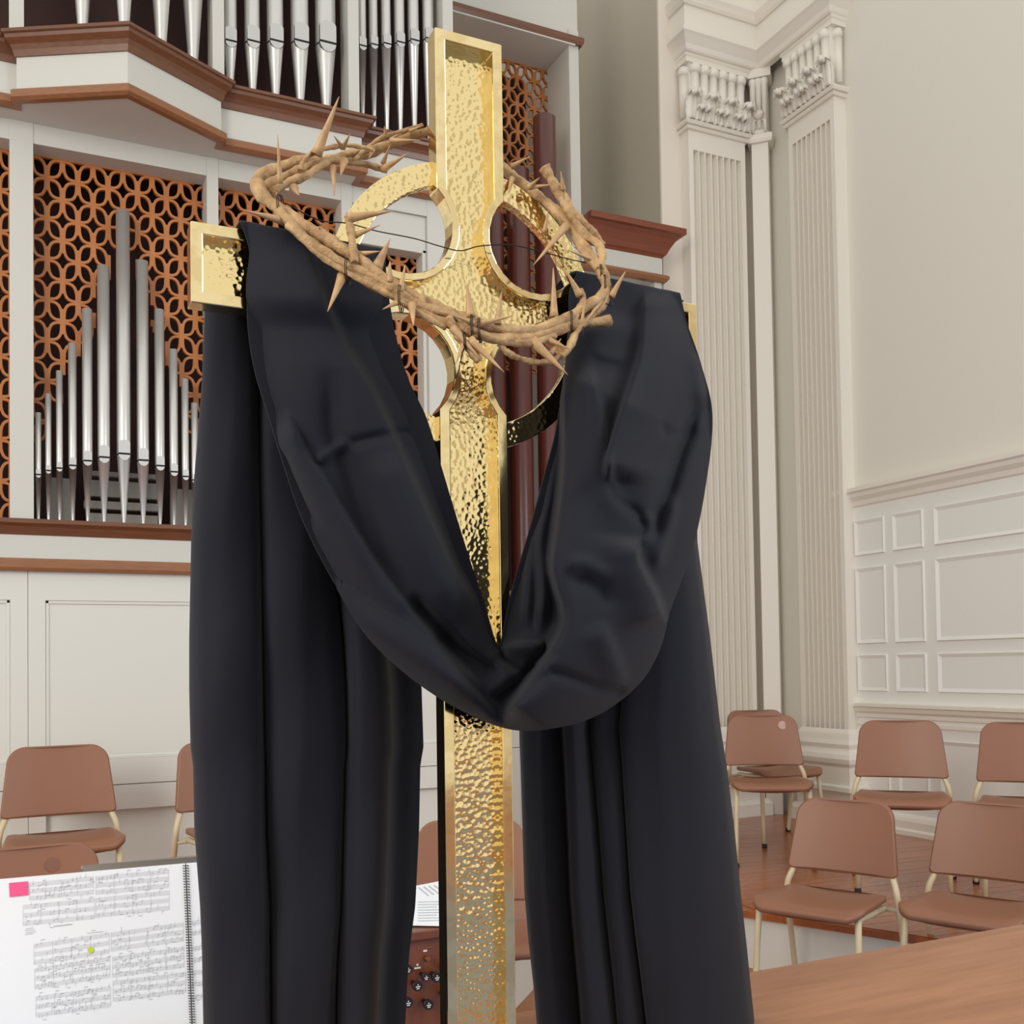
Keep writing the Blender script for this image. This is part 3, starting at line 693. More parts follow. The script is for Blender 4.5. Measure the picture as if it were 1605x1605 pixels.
# travel down the left half: screen right-hand side (positive) is the viewer's left
FEAT = [
 ([(468, 352), (480, 400), (495, 445), (514, 497), (539, 547), (572, 601), (603, 664), (650, 770), (700, 880), (745, 960)], 0.016, 9, 60, 60),
 ([(514, 547), (517, 620), (522, 689), (547, 743), (578, 835), (600, 890), (650, 965)], -0.008, 26, 18, 110),
 ([(447, 640), (468, 706), (497, 747), (530, 802), (572, 869), (635, 956), (690, 1020), (760, 1090)], 0.017, 9, 34, 50),
 ([(440, 700), (462, 760), (500, 830)], -0.008, 10, 12, 30),
 ([(545, 692), (590, 682), (640, 674), (672, 671)], -0.0045, 5, 12, 14),
 ([(495, 725), (512, 712), (530, 700), (545, 692)], 0.006, 7, 7, 10),
 ([(600, 700), (640, 790), (690, 900), (740, 975)], 0.010, 26, 30, 50),
 ([(675, 985), (720, 1048), (768, 1102), (798, 1138)], -0.020, 26, 9, 30),
 ([(640, 930), (690, 985), (740, 1030), (790, 1062)], -0.016, 12, 20, 30),
 ([(768, 1102), (800, 1078), (828, 1057), (850, 1040)], -0.018, 9, 22, 18),
 ([(778, 1020), (800, 1040), (825, 1050), (850, 1032), (866, 1012)], -0.016, 14, 10, 14),
 ([(786, 1022), (805, 1014), (830, 1012), (856, 1016)], 0.014, 9, 12, 12),
 # the front panel of the right half overlaps the dark inner folds
 ([(789, 1134), (815, 1095), (840, 1057), (866, 1020), (886, 978), (886, 950), (874, 911), (869, 885), (875, 836), (884, 760), (887, 700), (888, 599), (893, 480)], 0.036, 7, 110, 40),
 ([(846, 1000), (850, 930), (846, 860), (862, 760), (876, 660), (885, 580)], 0.014, 8, 10, 60),
 ([(822, 1000), (826, 930), (832, 870), (850, 790)], 0.012, 8, 10, 60),
 # sleeve on the outer right
 ([(1013, 452), (1011, 500), (1006, 556), (984, 627), (962, 695), (952, 755)], 0.026, 55, 6, 30),
 ([(1045, 455), (1042, 540), (1025, 640), (1000, 720), (985, 790)], 0.010, 32, 34, 60),
 ([(917, 560), (930, 610), (942, 670), (952, 741), (966, 776), (997, 800)], 0.012, 10, 34, 50),
 ([(952, 752), (970, 782), (1000, 806), (1012, 832), (996, 845)], -0.007, 10, 10, 14),
 ([(1012, 800), (1016, 838), (998, 848)], 0.009, 12, 9, 14),
 ([(997, 838), (995, 873), (1008, 905), (1024, 935), (1040, 985)], 0.030, 8, 50, 30),
 ([(1106, 610), (1092, 650), (1070, 700), (1045, 780), (1022, 860)], -0.016, 14, 18, 40),
 ([(1084, 545), (1094, 590), (1098, 640), (1088, 690)], 0.008, 10, 12, 30),
 ([(1060, 770), (1040, 840), (1025, 900)], 0.010, 12, 14, 30),
 ([(875, 893), (905, 884), (935, 893), (960, 918)], 0.007, 16, 18, 30),
 ([(880, 912), (915, 908), (945, 928), (958, 960)], -0.007, 18, 14, 30),
 ([(935, 970), (955, 1020), (980, 1084)], 0.010, 14, 26, 30),
 ([(850, 1048), (890, 1058), (935, 1074), (985, 1084)], -0.008, 8, 12, 18),
 ([(912, 552), (935, 566), (965, 574), (990, 572)], -0.006, 10, 22, 30),
 ([(1034, 655), (1046, 680), (1062, 670)], -0.003, 9, 9, 14),
 ([(1060, 690), (1075, 660), (1088, 640)], -0.003, 8, 9, 12),
]
for poly, amp, wl, wr, fd in FEAT: H += feature(poly, amp * 1.25, wl * 0.85, wr * 0.95, PX, PYY, fd)
# the inner side of the right half falls back into shadow
S1 = spline([(789, 1134), (815, 1095), (840, 1057), (866, 1020), (886, 978), (886, 950), (874, 911), (869, 885), (875, 836), (884, 760), (887, 700), (888, 599), (893, 480)], 60)
sd, fd1 = sdist(S1, PX, PYY, 60.0)
H -= 0.03 * fd1 / (1 + np.exp(np.clip((sd + 6) / 4.0, -40, 40)))
FA = spline([(480, 400), (495, 445), (514, 497), (539, 547), (572, 601), (603, 664), (650, 770), (700, 880), (745, 960)], 60)
sd, fd1 = sdist(FA, PX, PYY, 90.0)
H -= 0.012 * fd1 / (1 + np.exp(np.clip((sd + 6) / 4.0, -40, 40)))
uu = np.linspace(0, 1, NU)[:, None] * np.ones((1, NV)); V2 = np.ones((NU, 1)) * vv[None, :]
edge = np.clip(1 - np.abs(2 * V2 - 1), 0, 1)
roll = 0.050 * (1 - np.power(1 - edge, 3.2))
base_y = 0.985 - 0.026 * np.sin(np.clip(uu, 0, 1) * PI) ** 0.7
rng = np.random.RandomState(3)
wr_ = np.zeros((NU, NV))
for k in range(14):
    ax, ay, ph = rng.uniform(-0.045, 0.045), rng.uniform(-0.03, 0.03), rng.uniform(0, 6.28)
    wr_ += np.sin(PX * ax + PYY * ay + ph)
H += wr_ * 0.0007
near = np.minimum(uu, 1 - uu); hold = 0.4 + 0.6 * np.clip(near / 0.13, 0, 1) ** 1.3
YY = np.minimum(base_y - (roll + H) * hold, 0.979)
V = []
top_rows = 26
grid = []
for i in range(NU):
    grid.append([onY(PX[i, j], PYY[i, j], YY[i, j]) for j in range(NV)])
def over_arm(row, first):
    rows = []
    for k in range(1, top_rows + 1):
        t = k / top_rows; r = []
        for j, p in enumerate(row):
            yb = 1.035 + 0.006 * math.sin(j * 0.22)
            if t < 0.5:
                a = t / 0.5 * PI; yy = p[1] + (yb - p[1]) * (0.5 - 0.5 * math.cos(a)); zz = p[2] + 0.007 * math.sin(a) - 0.006 * t
            else:
                yy = yb; zz = p[2] - 0.003 - (t - 0.5) * 2 * 0.065
            r.append(np.array([p[0], yy, zz]))
        rows.append(r)
    return rows
rowsA = over_arm(grid[0], True)[::-1]; rowsB = over_arm(grid[-1], False)
allrows = rowsA + grid + rowsB
cloth_part('swag', [p for r in allrows for p in r], len(allrows), NV)
# hanging tails behind the arms
def tail(name, knots, y_ref, edges, nv, nu, y0, y1, spread):
    """knots: (pixel x at y_ref, Y) across; edges: (pixel y, left, right)"""
    K = np.array(knots, float); xl, xr = K[0, 0], K[-1, 0]
    s = (K[:, 0] - xl) / (xr - xl); E_ = np.array(edges, float)
    S = spline(np.column_stack([s, K[:, 1] * 3]), nv * 3); ss = np.linspace(0, 1, nv); yv = np.interp(ss, np.maximum.accumulate(S[:, 0]), S[:, 1] / 3)
    V = []
    for i in range(nu):
        py = y0 + (y1 - y0) * i / (nu - 1)
        l = np.interp(py, E_[:, 0], E_[:, 1]); r = np.interp(py, E_[:, 0], E_[:, 2])
        g = spread(py)
        for j in range(nv):
            st = ss[j] + 0.012 * math.sin(py * 0.006 + j * 0.13) * math.sin(PI * ss[j])
            px = l + (r - l) * st
            yy = 1.052 + (yv[j] - 1.052) * g + 0.0022 * math.sin(py * 0.021 + ss[j] * 9) * g
            V.append(onY(px, py, yy))
    return cloth_part(name, V, nu, nv)
tail('hanging_tail', [(303, 1.105), (307, 1.075), (325, 1.052), (365, 1.040), (402, 1.046), (413, 1.066), (419, 1.115), (425, 1.070), (436, 1.048), (470, 1.040), (515, 1.050), (532, 1.066), (540, 1.105), (547, 1.062), (565, 1.040), (590, 1.040), (606, 1.056), (612, 1.10), (622, 1.125), (645, 1.13), (658, 1.135)], 1300,
     [(440, 324, 560), (485, 322, 560), (600, 318, 580), (760, 305, 610), (850, 301, 630), (1000, 298, 652), (1080, 298, 660), (1170, 300, 663), (1200, 304, 658), (1300, 306, 656), (1420, 315, 650), (1490, 318, 641), (1550, 319, 637), (1700, 322, 630)], 240, 120, 455, 1655, lambda y: 0.35 + 0.65 * min(1, max(0, (y - 450) / 450)))
tail('hanging_tail', [(820, 1.125), (826, 1.10), (850, 1.085), (872, 1.10), (886, 1.125), (893, 1.072), (905, 1.060), (925, 1.066), (938, 1.09), (944, 1.066), (960, 1.058), (978, 1.062), (986, 1.085), (990, 1.052), (1010, 1.040), (1060, 1.030), (1110, 1.036), (1140, 1.058), (1149, 1.085), (1152, 1.11)], 1300,
     [(480, 905, 1070), (560, 900, 1082), (700, 890, 1090), (850, 880, 1092), (1000, 850, 1112), (1140, 815, 1128), (1200, 817, 1138), (1300, 820, 1150), (1400, 823, 1160), (1480, 830, 1169), (1550, 838, 1176), (1700, 850, 1192)], 240, 120, 470, 1655, lambda y: 0.35 + 0.65 * min(1, max(0, (y - 450) / 450)))

# ------------------------------------------------------------------ crown of thorns
ct = empty('crown_of_thorns', 'woven tan crown of thorns hung around the gold cross', 'crown', (0.45, 0.98, 1.77))
CO = np.array([0.45, 0.98, 1.77])
S5 = lambda x, y: (380 + x / 2.675, 140 + y / 2.675)
def strand(pts, r0, r1, name='branch', n=12, seed=0):
    """pts (px, py, Y)"""
    S = spline(pts, max(24, len(pts) * 7)); m_ = len(S); rn = random.Random(seed)
    ph = rn.uniform(0, 6)
    P = [onY(a, b_, c) - CO for a, b_, c in S]
    R = [(r0 + (r1 - r0) * i / (m_ - 1)) * (1 + 0.13 * math.sin(i * 0.55 + ph) + 0.08 * math.sin(i * 1.7 + ph)) for i in range(m_)]
    b = MB(); b.tube([tuple(p) for p in P], R, n, True, lambda i, k: 1 + 0.10 * math.sin(k * 2.1 + i * 0.25 + ph)); return b.build(name, 'thornwood', ct)
strand([(402, 288, .985), (412, 308, .975), (440, 328, .965), (480, 356, .950), (520, 380, .938), (560, 405, .928), (600, 436, .920), (650, 466, .912), (700, 488, .906), (750, 508, .902), (800, 520, .902), (845, 516, .906), (885, 500, .912), (915, 484, .916), (940, 468, .920), (952, 446, .924)], .0062, .0056, seed=1)
strand([(430, 322, .962), (450, 345, .955), (490, 382, .942), (540, 415, .930), (590, 444, .920), (640, 474, .911), (700, 506, .903), (760, 528, .899), (820, 531, .900), (870, 518, .908), (905, 508, .912), (955, 503, .915)], .0045, .0052, seed=2)
strand([(436, 330, .955), (470, 366, .946), (520, 402, .932), (575, 430, .921), (625, 458, .912), (660, 478, .905), (710, 494, .899), (745, 520, .897), (790, 535, .897), (835, 537, .899), (870, 526, .905)], .0042, .0040, seed=3)
strand([(450, 352, .95), (500, 398, .938), (560, 436, .924), (610, 462, .914), (660, 492, .906), (700, 514, .901)], .0030, .0034, seed=4)
strand([(404, 300, .985), (401, 286, .99), (412, 272, .995), (440, 262, 1.0), (470, 254, 1.005), (510, 252, 1.012), (545, 246, 1.02), (580, 238, 1.03), (620, 222, 1.04), (650, 212, 1.045), (690, 204, 1.05), (735, 225, 1.05), (785, 262, 1.035), (815, 285, 1.01), (850, 312, .992), (885, 345, .976), (910, 380, .962), (928, 402, .948), (946, 430, .932), (952, 452, .924)], .0052, .0056, seed=5)
strand([(408, 296, .98), (425, 286, .985), (455, 272, .995), (490, 258, 1.0), (520, 252, 1.005), (556, 254, 1.01), (590, 262, 1.015), (607, 268, 1.015)], .0042, .0030, seed=6)
strand([(428, 300, .975), (455, 285, .985), (480, 275, .99), (505, 258, 1.0), (530, 246, 1.01), (570, 236, 1.02), (610, 226, 1.03)], .0040, .0036, seed=7)
strand([(853, 262, .975), (868, 288, .973), (884, 318, .970), (900, 345, .966), (915, 366, .960), (936, 382, .952), (944, 400, .942), (940, 424, .932)], .0054, .0046, seed=8)
strand([(876, 290, .970), (888, 312, .968), (900, 334, .965), (918, 352, .962), (936, 372, .960), (944, 386, .958)], .0034, .0044, seed=9)
strand([(905, 385, .962), (925, 408, .946), (943, 432, .93), (951, 455, .922), (944, 480, .918), (925, 498, .914), (906, 516, .910), (892, 545, .906), (880, 560, .904)], .0040, .0036, seed=10)
strand([(783, 538, .90), (795, 552, .90), (815, 562, .90), (840, 568, .902), (865, 566, .904), (880, 556, .906)], .0032, .0032, seed=11)
strand([(545, 338, .93), (550, 362, .93), (553, 390, .925), (556, 412, .92)], .0036, .0042, seed=12)
strand([(702, 498, .898), (715, 520, .895), (728, 538, .893), (752, 566, .890)], .0042, .0040, seed=13)
strand([(908, 455, .922), (914, 470, .918), (906, 490, .914), (896, 512, .912)], .0034, .0040, seed=14)
strand([(556, 250, 1.0), (575, 232, 1.02), (600, 215, 1.03), (640, 203, 1.04), (662, 196, 1.045)], .0020, .0022, seed=15)
strand([(470, 268, .985), (476, 252, .99), (494, 238, .995), (540, 228, 1.0), (575, 232, 1.0), (585, 236, 1.0)], .0022, .0022, seed=16)
TH_ = [((310, 275), (405, 30), .0058, .99, .97), ((158, 395), (147, 190), .0030, .97, .955), ((380, 325), (385, 448), .0038, 1.0, .99), ((420, 245), (383, 195), .0028, 1.0, .99), ((422, 245), (452, 185), .0028, 1.0, .98),
 ((590, 335), (697, 267), .0042, 1.01, .98), ((590, 310), (618, 235), .0030, 1.02, 1.0), ((620, 215), (747, 213), .0028, 1.02, 1.0), ((602, 195), (595, 155), .0030, 1.03, 1.02), ((185, 555), (5, 508), .0048, .96, .93),
 ((440, 540), (636, 509), .0052, .93, .92), ((470, 612), (577, 569), .0034, .93, .92), ((480, 692), (577, 679), .0034, .93, .91), ((562, 750), (620, 624), .0060, .925, .915), ((618, 808), (618, 720), .0040, .915, .91),
 ((662, 850), (682, 735), .0038, .91, .905), ((418, 785), (357, 932), .0050, .935, .90), ((710, 905), (717, 992), .0046, .905, .89), ((650, 893), (588, 922), .0030, .905, .89), ((760, 900), (757, 830), .0030, .905, .90),
 ((955, 955), (942, 813), .0052, .90, .895), ((1068, 985), (1086, 848), .0042, .90, .895), ((985, 985), (1132, 950), .0036, .895, .885), ((1306, 955), (1303, 748), .0046, .91, .905), ((1415, 865), (1350, 750), .0044, .918, .915),
 ((1355, 575), (1220, 737), .0048, .968, .94), ((1200, 412), (1246, 370), .0034, .985, .97), ((1210, 410), (1298, 400), .0030, .985, .965), ((1125, 325), (1206, 282), .0034, 1.0, .985), ((1085, 305), (1106, 279), .0026, 1.02, 1.0),
 ((975, 985), (890, 950), .0034, .895, .885), ((955, 1050), (1097, 1186), .0048, .89, .87), ((880, 1000), (1005, 1140), .0040, .895, .88), ((1215, 1055), (1364, 1197), .0062, .90, .88), ((1262, 1040), (1372, 1090), .0042, .905, .89),
 ((1545, 870), (1606, 763), .0042, .921, .91), ((1500, 890), (1440, 975), .0034, .918, .905), ((1490, 725), (1365, 674), .0034, .945, .935), ((1345, 420), (1334, 343), .0032, .966, .955), ((1265, 600), (1282, 508), .0028, .975, .965),
 ((925, 1070), (890, 1162), .0024, .89, .88), ((215, 415), (238, 446), .0048, .975, .965), ((425, 300), (412, 362), .0048, 1.0, .99), ((800, 905), (780, 868), .0028, .905, .90), ((1290, 1110), (1336, 1045), .0034, .905, .90),
 ((545, 255), (530, 290), .0028, 1.01, 1.0), ((330, 600), (320, 575), .0030, .945, .935), ((1420, 990), (1440, 870), .0026, .912, .905), ((1130, 375), (1112, 440), .0034, .998, .985), ((700, 175), (760, 150), .0022, 1.03, 1.02)]
for (bx, by), (tx, ty), r, y0, y1 in TH_:
    a = onY(*S5(bx, by), y0) - CO; c = onY(*S5(tx, ty), y1) - CO
    P = [a + (c - a) * q for q in (0, .12, .3, .55, .8, 1.0)]; mid = np.array([0.0012, 0, 0.001]) * np.linalg.norm(c - a) * 20
    P = [p + mid * math.sin(PI * q) * 0.12 for p, q in zip(P, (0, .12, .3, .55, .8, 1.0))]
    b = MB(); b.tube([tuple(p) for p in P], [r * 1.05, r * .86, r * .68, r * .48, r * .26, 0.0003], 9); b.build('thorn', 'thorn_tip', ct)
def wire(pts, r=0.0006, name='binding_wire'):
    S = spline(pts, len(pts) * 8); b = MB(); b.tube([tuple(onY(*q) - CO) for q in S], r, 6); b.build(name, 'wire_iron', ct)
wire([(447, 318, .955), (500, 345, .955), (545, 350, .945), (590, 362, .96), (650, 374, .97), (690, 386, .975), (722, 393, .978), (750, 386, .978), (800, 384, .975), (850, 395, .97), (900, 408, .966), (940, 415, .955)])
def loop_wire(px, py, Y, rx, rz, tilt, turns=2):
    c = onY(px, py, Y) - CO; P = []
    for k in range(turns * 16 + 1):
        a = 2 * PI * k / 16; u, v = rx * math.cos(a), rz * math.sin(a)
        P.append((c[0] + u * math.cos(tilt) * 0.5 + (k / 16 - turns / 2) * 0.0016, c[1] + u * 0.9, c[2] + v + u * math.sin(tilt) * 0.4))
    b = MB(); b.tube(P, 0.0005, 6); b.build('binding_wire', 'wire_iron', ct)
for px, py, Y, rx, rz, tl in ((440, 322, .962, .012, .010, .4), (545, 425, .926, .012, .012, .5), (628, 468, .911, .012, .013, .4), (740, 512, .900, .013, .012, .6), (752, 518, .899, .012, .012, .3), (896, 506, .913, .011, .012, .2), (948, 446, .925, .010, .010, .2), (942, 428, .933, .009, .009, .2), (728, 535, .894, .009, .009, .8)):
    loop_wire(px, py, Y, rx, rz, tl)
wire([(955, 465, .915), (960, 478, .913), (950, 476, .913)]); wire([(902, 518, .908), (905, 527, .907), (913, 524, .907), (914, 512, .908)])
wire([(728, 540, .89), (722, 565, .89), (718, 585, .89), (712, 595, .89)])

# ------------------------------------------------------------------ chairs
def rounded_panel(w0, w1, z0, z1, r_top, r_bot, n=8):
    """outline in (x,z): width w0 at the bottom, w1 at the top"""
    pts = []
    def corner(cx, cz, r, a0):
        for k in range(n + 1): a = a0 + PI / 2 * k / n; pts.append((cx + r * math.cos(a), cz + r * math.sin(a)))
    corner(w0 / 2 - r_bot, z0 + r_bot, r_bot, -PI / 2); corner(w1 / 2 - r_top, z1 - r_top, r_top, 0)
    corner(-w1 / 2 + r_top, z1 - r_top, r_top, PI / 2); corner(-w0 / 2 + r_bot, z0 + r_bot, r_bot, PI)
    return pts
def make_chair():
    t = empty('stacking_chair', 'x', 'chair')
    # backrest: lofted grid-free shell, slightly dished and leaning back
    pts = rounded_panel(0.445, 0.40, 0.515, 0.80, 0.075, 0.018)
    f_ = lambda x, z, y: (x, y + 0.165 + (z - 0.5) * 0.20 - 0.55 * x * x + 0.05, z)
    b = MB(); n = len(pts); vs = [f_(x, z, -0.011) for x, z in pts] + [f_(x, z, 0.011) for x, z in pts]
    ins = [(x * 0.975, 0.66 + (z - 0.66) * 0.965) for x, z in pts]
    vs += [f_(x, z, -0.014) for x, z in ins] + [f_(x, z, 0.014) for x, z in ins]
    fs = []
    for k in range(n):
        q = (k + 1) % n; fs += [(k, q, n + q, n + k), (2*n + k, 2*n + q, q, k), (n + k, n + q, 3*n + q, 3*n + k)]
    # fill faces with strips between left and right halves
    half = [(ins[k], ins[n - 1 - k]) for k in range(n // 2)]
    m_ = 10; o = len(vs)
    for s_, y in ((0, -0.014), (1, 0.014)):
        base = len(vs)
        for (a, c) in half:
            for i in range(m_ + 1):
                u = i / m_; vs.append(f_(a[0] + (c[0] - a[0]) * u, a[1] + (c[1] - a[1]) * u, y))
        for j in range(len(half) - 1):
            for i in range(m_): fs.append((base + j*(m_+1) + i, base + j*(m_+1) + i + 1, base + (j+1)*(m_+1) + i + 1, base + (j+1)*(m_+1) + i))
    b.add(vs, fs, True); b.build('backrest', 'chair_plastic', t)
    # seat
    sp = rounded_panel(0.44, 0.40, -0.21, 0.17, 0.05, 0.06)   # (x, y): narrow end towards the back
    g_ = lambda x, y, dz: (x, y, 0.435 + dz + 0.35 * x * x - (0.9 * max(0, -y - 0.14)) ** 2 * 6 + (0.02 * (y + .1)) * -0.6)
    b = MB(); n = len(sp); ins = [(x * 0.97, -0.02 + (y + 0.02) * 0.97) for x, y in sp]
    vs = [g_(x, y, -0.010) for x, y in sp] + [g_(x, y, 0.008) for x, y in sp]; fs = [(k, (k + 1) % n, n + (k + 1) % n, n + k) for k in range(n)]
    half = [(ins[k], ins[n - 1 - k]) for k in range(n // 2)]
    for s_, dz in ((0, -0.013), (1, 0.012)):
        base = len(vs)
        for (a, c) in half:
            for i in range(m_ + 1): u = i / m_; vs.append(g_(a[0] + (c[0] - a[0]) * u, a[1] + (c[1] - a[1]) * u, dz))
        for j in range(len(half) - 1):
            for i in range(m_): fs.append((base + j*(m_+1) + i, base + j*(m_+1) + i + 1, base + (j+1)*(m_+1) + i + 1, base + (j+1)*(m_+1) + i))
        for k in range(n):   # skirt from the edge to the face rim
            q = (k + 1) % n
            fk = lambda kk: base + (kk if kk < n // 2 else n - 1 - kk) * (m_ + 1) + (0 if kk < n // 2 else m_)
            fs.append((s_ * n + k, s_ * n + q, fk(q), fk(k)))
    b.add(vs, fs, True); b.build('seat', 'chair_plastic', t)
    r = 0.0125
    for s_ in (-1, 1):
        P = spline([(s_*0.205, -0.205, 0.0), (s_*0.20, -0.185, 0.20), (s_*0.195, -0.165, 0.40), (s_*0.19, -0.14, 0.416), (s_*0.188, 0.0, 0.412), (s_*0.188, 0.13, 0.408)], 24)
        lg = MB(); lg.tube([tuple(p) for p in P], r, 10); lo = lg.build('leg', 'chair_metal', t)
        fc = MB(); fc.lathe([(0.015, 0), (0.016, 0.012), (0.0145, 0.028)], s_*0.205, -0.205, 10); fc.build('foot_cap', 'rubber_black', lo)
        P = spline([(s_*0.235, 0.275, 0.0), (s_*0.233, 0.225, 0.22), (s_*0.230, 0.178, 0.40), (s_*0.226, 0.176, 0.45), (s_*0.205, 0.196, 0.51), (s_*0.186, 0.222, 0.56), (s_*0.178, 0.238, 0.64)], 30)
        lg = MB(); lg.tube([tuple(p) for p in P], r, 10); lo = lg.build('leg', 'chair_metal', t)
        fc = MB(); fc.lathe([(0.015, 0), (0.016, 0.012), (0.0145, 0.028)], s_*0.235, 0.275, 10); fc.build('foot_cap', 'rubber_black', lo)
    st = MB(); st.tube([(-0.229, 0.178, 0.395), (0.229, 0.178, 0.395)], 0.009, 8); st.build('stretcher', 'chair_metal', t)
    return t
proto = make_chair(); first = [True]
def chair(px, py, D, z, turn, label):
    """back-top centre at that pixel and distance"""
    p = EYE + ray(px, py) * D
    a = math.atan2(-p[0], p[1]) + turn      # facing the camera, then turned
    off = 0.275; bx, by = p[0], p[1]
    o = proto if first[0] else copy_tree(proto); first[0] = False
    o.location = (bx + off * math.sin(a), by - off * math.cos(a), z); o.rotation_euler = (0, 0, a)
    o['label'] = label; o['group'] = 'choir chairs'
    return o
chair(91, 1170, 4.40, RZ, 0.06, 'tan plastic chair on the platform at far left below the organ panel')
chair(348, 1160, 4.52, RZ, 0.30, 'tan plastic chair half hidden by the left cloth tail below organ')
c3 = chair(50, 1325, 3.42, 0, 0.10, 'tan chair backrest with dark round mark peeking over the music book')
chair(737, 1262, 3.85, 0, 0.05, 'tan plastic chair seen through the gap beside the gold shaft')
chair(1410, 1128, 5.32, RZ, 0.0, 'tan plastic chair standing by the panelled wainscot on the platform')
chair(1606, 1133, 5.02, RZ, 0.05, 'tan plastic chair cut by the right edge, on the platform')
chair(1328, 1250, 4.25, 0, -0.36, 'tan plastic chair on the lower floor, nearest the black cloth')
chair(1556, 1262, 4.08, 0, -0.28, 'tan plastic chair on the lower floor, behind the table at far right')
c5 = chair(1193, 1123, 6.05, RZ, 0.12, 'tan plastic chair with pale round sticker near the corner pilasters')
chair(1180, 1102, 6.70, RZ, 0.5, 'tan plastic chair farthest back in the corner, behind the stickered one')
chair(1078, 1103, 6.45, RZ, -0.1, 'tan plastic chair almost hidden behind the right cloth tail')
def sticker(ch, x, z, material, label):
    b = MB(); n = 20; R = 0.024
    y = 0.165 + (z - 0.5) * 0.20 - 0.55 * x * x + 0.05 - 0.0155
    b.add([(x + R * math.cos(2*PI*k/n), y + R * math.sin(2*PI*k/n) * 0.20 - 0.0004, z + R * math.sin(2*PI*k/n)) for k in range(n)], [tuple(range(n))])
    o = b.build('sticker', material, ch); o['label'] = label
    s = o.modifiers.new('solid', 'SOLIDIFY'); s.thickness = 0.0012; s.offset = 0
sticker(c5, 0.115, 0.742, 'sticker_pale', 'pale round sticker')
sticker(c3, 0.06, 0.735, 'sticker_brown', 'darker round mark')

# ------------------------------------------------------------------ music stand and spiral-bound music book
bp = EYE + ray(160, 1362) * 1.46
tiltb = math.radians(17)
BN = np.array([0.0, -math.cos(tiltb), math.sin(tiltb)]); BU = np.array([0.0, math.sin(tiltb), math.cos(tiltb)])
def bpt(px, py, lift=0.0): return onPlane(px, py, bp, BN) + BN * lift
def quad_solid(b, pts, lift, th):
    f = [bpt(x, y, lift) for x, y in pts]; k = [p - BN * th for p in f]; n = len(pts)
    b.add(f + k, [tuple(range(n)), tuple(range(2*n - 1, n - 1, -1))] + [(i, n + i, n + (i + 1) % n, (i + 1) % n) for i in range(n)])
mbk = empty('music_book', 'open white spiral bound music book on a stand at lower left', 'book', tuple(bp))
BO = np.array(bp)
def local(b): b.v = [tuple(np.array(p) - BO) for p in b.v]; return b
b = MB(); quad_solid(b, [(-14, 1379), (290, 1353), (301, 1625), (-6, 1662)], 0.0, 0.004); local(b).build('left_page', 'paper', mbk)
b = MB(); quad_solid(b, [(292, 1353), (560, 1331), (575, 1590), (303, 1625)], 0.0, 0.004); local(b).build('right_page', 'paper', mbk)
# printed music: staves, bar lines, notes (flat ink)
ink = MB(); rnd = random.Random(11)
def ink_line(x0, y0, x1, y1, hw=0.28):
    d = math.hypot(x1 - x0, y1 - y0); nx, ny = -(y1 - y0) / d * hw, (x1 - x0) / d * hw
    quad_flat(ink, [(x0 + nx, y0 + ny), (x1 + nx, y1 + ny), (x1 - nx, y1 - ny), (x0 - nx, y0 - ny)], 0.0006)
def quad_flat(b, pts, lift):
    f = [bpt(x, y, lift) for x, y in pts]; b.add(f, [tuple(range(len(pts)))])
def system(x0, y0, x1, y1, staves, gap, density=1.0, bars=4):
    sl = (y1 - y0) / (x1 - x0); H_ = 0
    for s in range(staves):
        oy = s * gap
        for l in range(5): ink_line(x0, y0 + oy + l * 1.5, x1, y1 + oy + l * 1.5, 0.16)
        x = x0 + 5
        while x < x1 - 3:
            ny = y0 + sl * (x - x0) + oy + rnd.uniform(-1, 7)
            if rnd.random() < 0.7 * density:
                quad_flat(ink, [(x - 1.1, ny), (x, ny - 0.9), (x + 1.1, ny), (x, ny + 0.9)], 0.0007)
                st = rnd.choice((-5, -6, 6)); ink_line(x + (0.9 if st < 0 else -0.9), ny, x + (0.9 if st < 0 else -0.9), ny + st, 0.2)
                if rnd.random() < 0.35: ink_line(x + .9, ny + st, x + 6, ny + st + sl * 5, 0.5)
            x += rnd.uniform(5, 9) / density
        oyl = oy
    for k in range(bars + 1):
        x = x0 + (x1 - x0) * k / bars; y = y0 + sl * (x - x0); ink_line(x, y, x, y + oyl + 6, 0.2)
system(46, 1384, 146, 1374, 3, 10.5); system(150, 1374, 264, 1363, 3, 11)
system(36, 1419, 148, 1408, 3, 13); system(150, 1408, 265, 1396, 3, 12)
system(53, 1480, 171, 1462, 3, 13); system(174, 1462, 287, 1446, 3, 11.5)
system(54, 1518, 172, 1500, 3, 13, 1.3); system(176, 1500, 288, 1484, 3, 13, 1.3)
system(56, 1562, 173, 1546, 3, 13, 1.2); system(177, 1538, 291, 1524, 3, 13, 1.2)
for yy in (1444, 1460, 1484, 1502, 1522, 1540, 1562): system(301, yy, 420, yy - 16, 1, 10, 1.3)
for k, y in enumerate((1453, 1456, 1459, 1462)): ink_line(40 - (k % 2), y + 3, 52 + (k % 3) * 2, y + 1, 0.4)
ink_line(84, 1452, 113, 1448.5, 0.7); ink_line(190, 1453, 190, 1463, 0.35); ink_line(143, 1459, 150, 1458, 0.4); ink_line(136, 1463, 162, 1460, 0.4)
o = local(ink).build('printed_music', 'ink_grey', mbk); o['kind'] = 'stuff'
b = MB(); quad_solid(b, [(14, 1384), (43.5, 1381.5), (44.5, 1403), (15, 1406)], 0.0012, 0.0006); local(b).build('pink_tab', 'tab_pink', mbk)
b = MB(); quad_flat(b, [(142 + 5.2 * math.cos(2*PI*k/18), 1489 + 4.6 * math.sin(2*PI*k/18)) for k in range(18)], 0.0009); local(b).build('highlight_dot', 'marker_yellow', mbk)
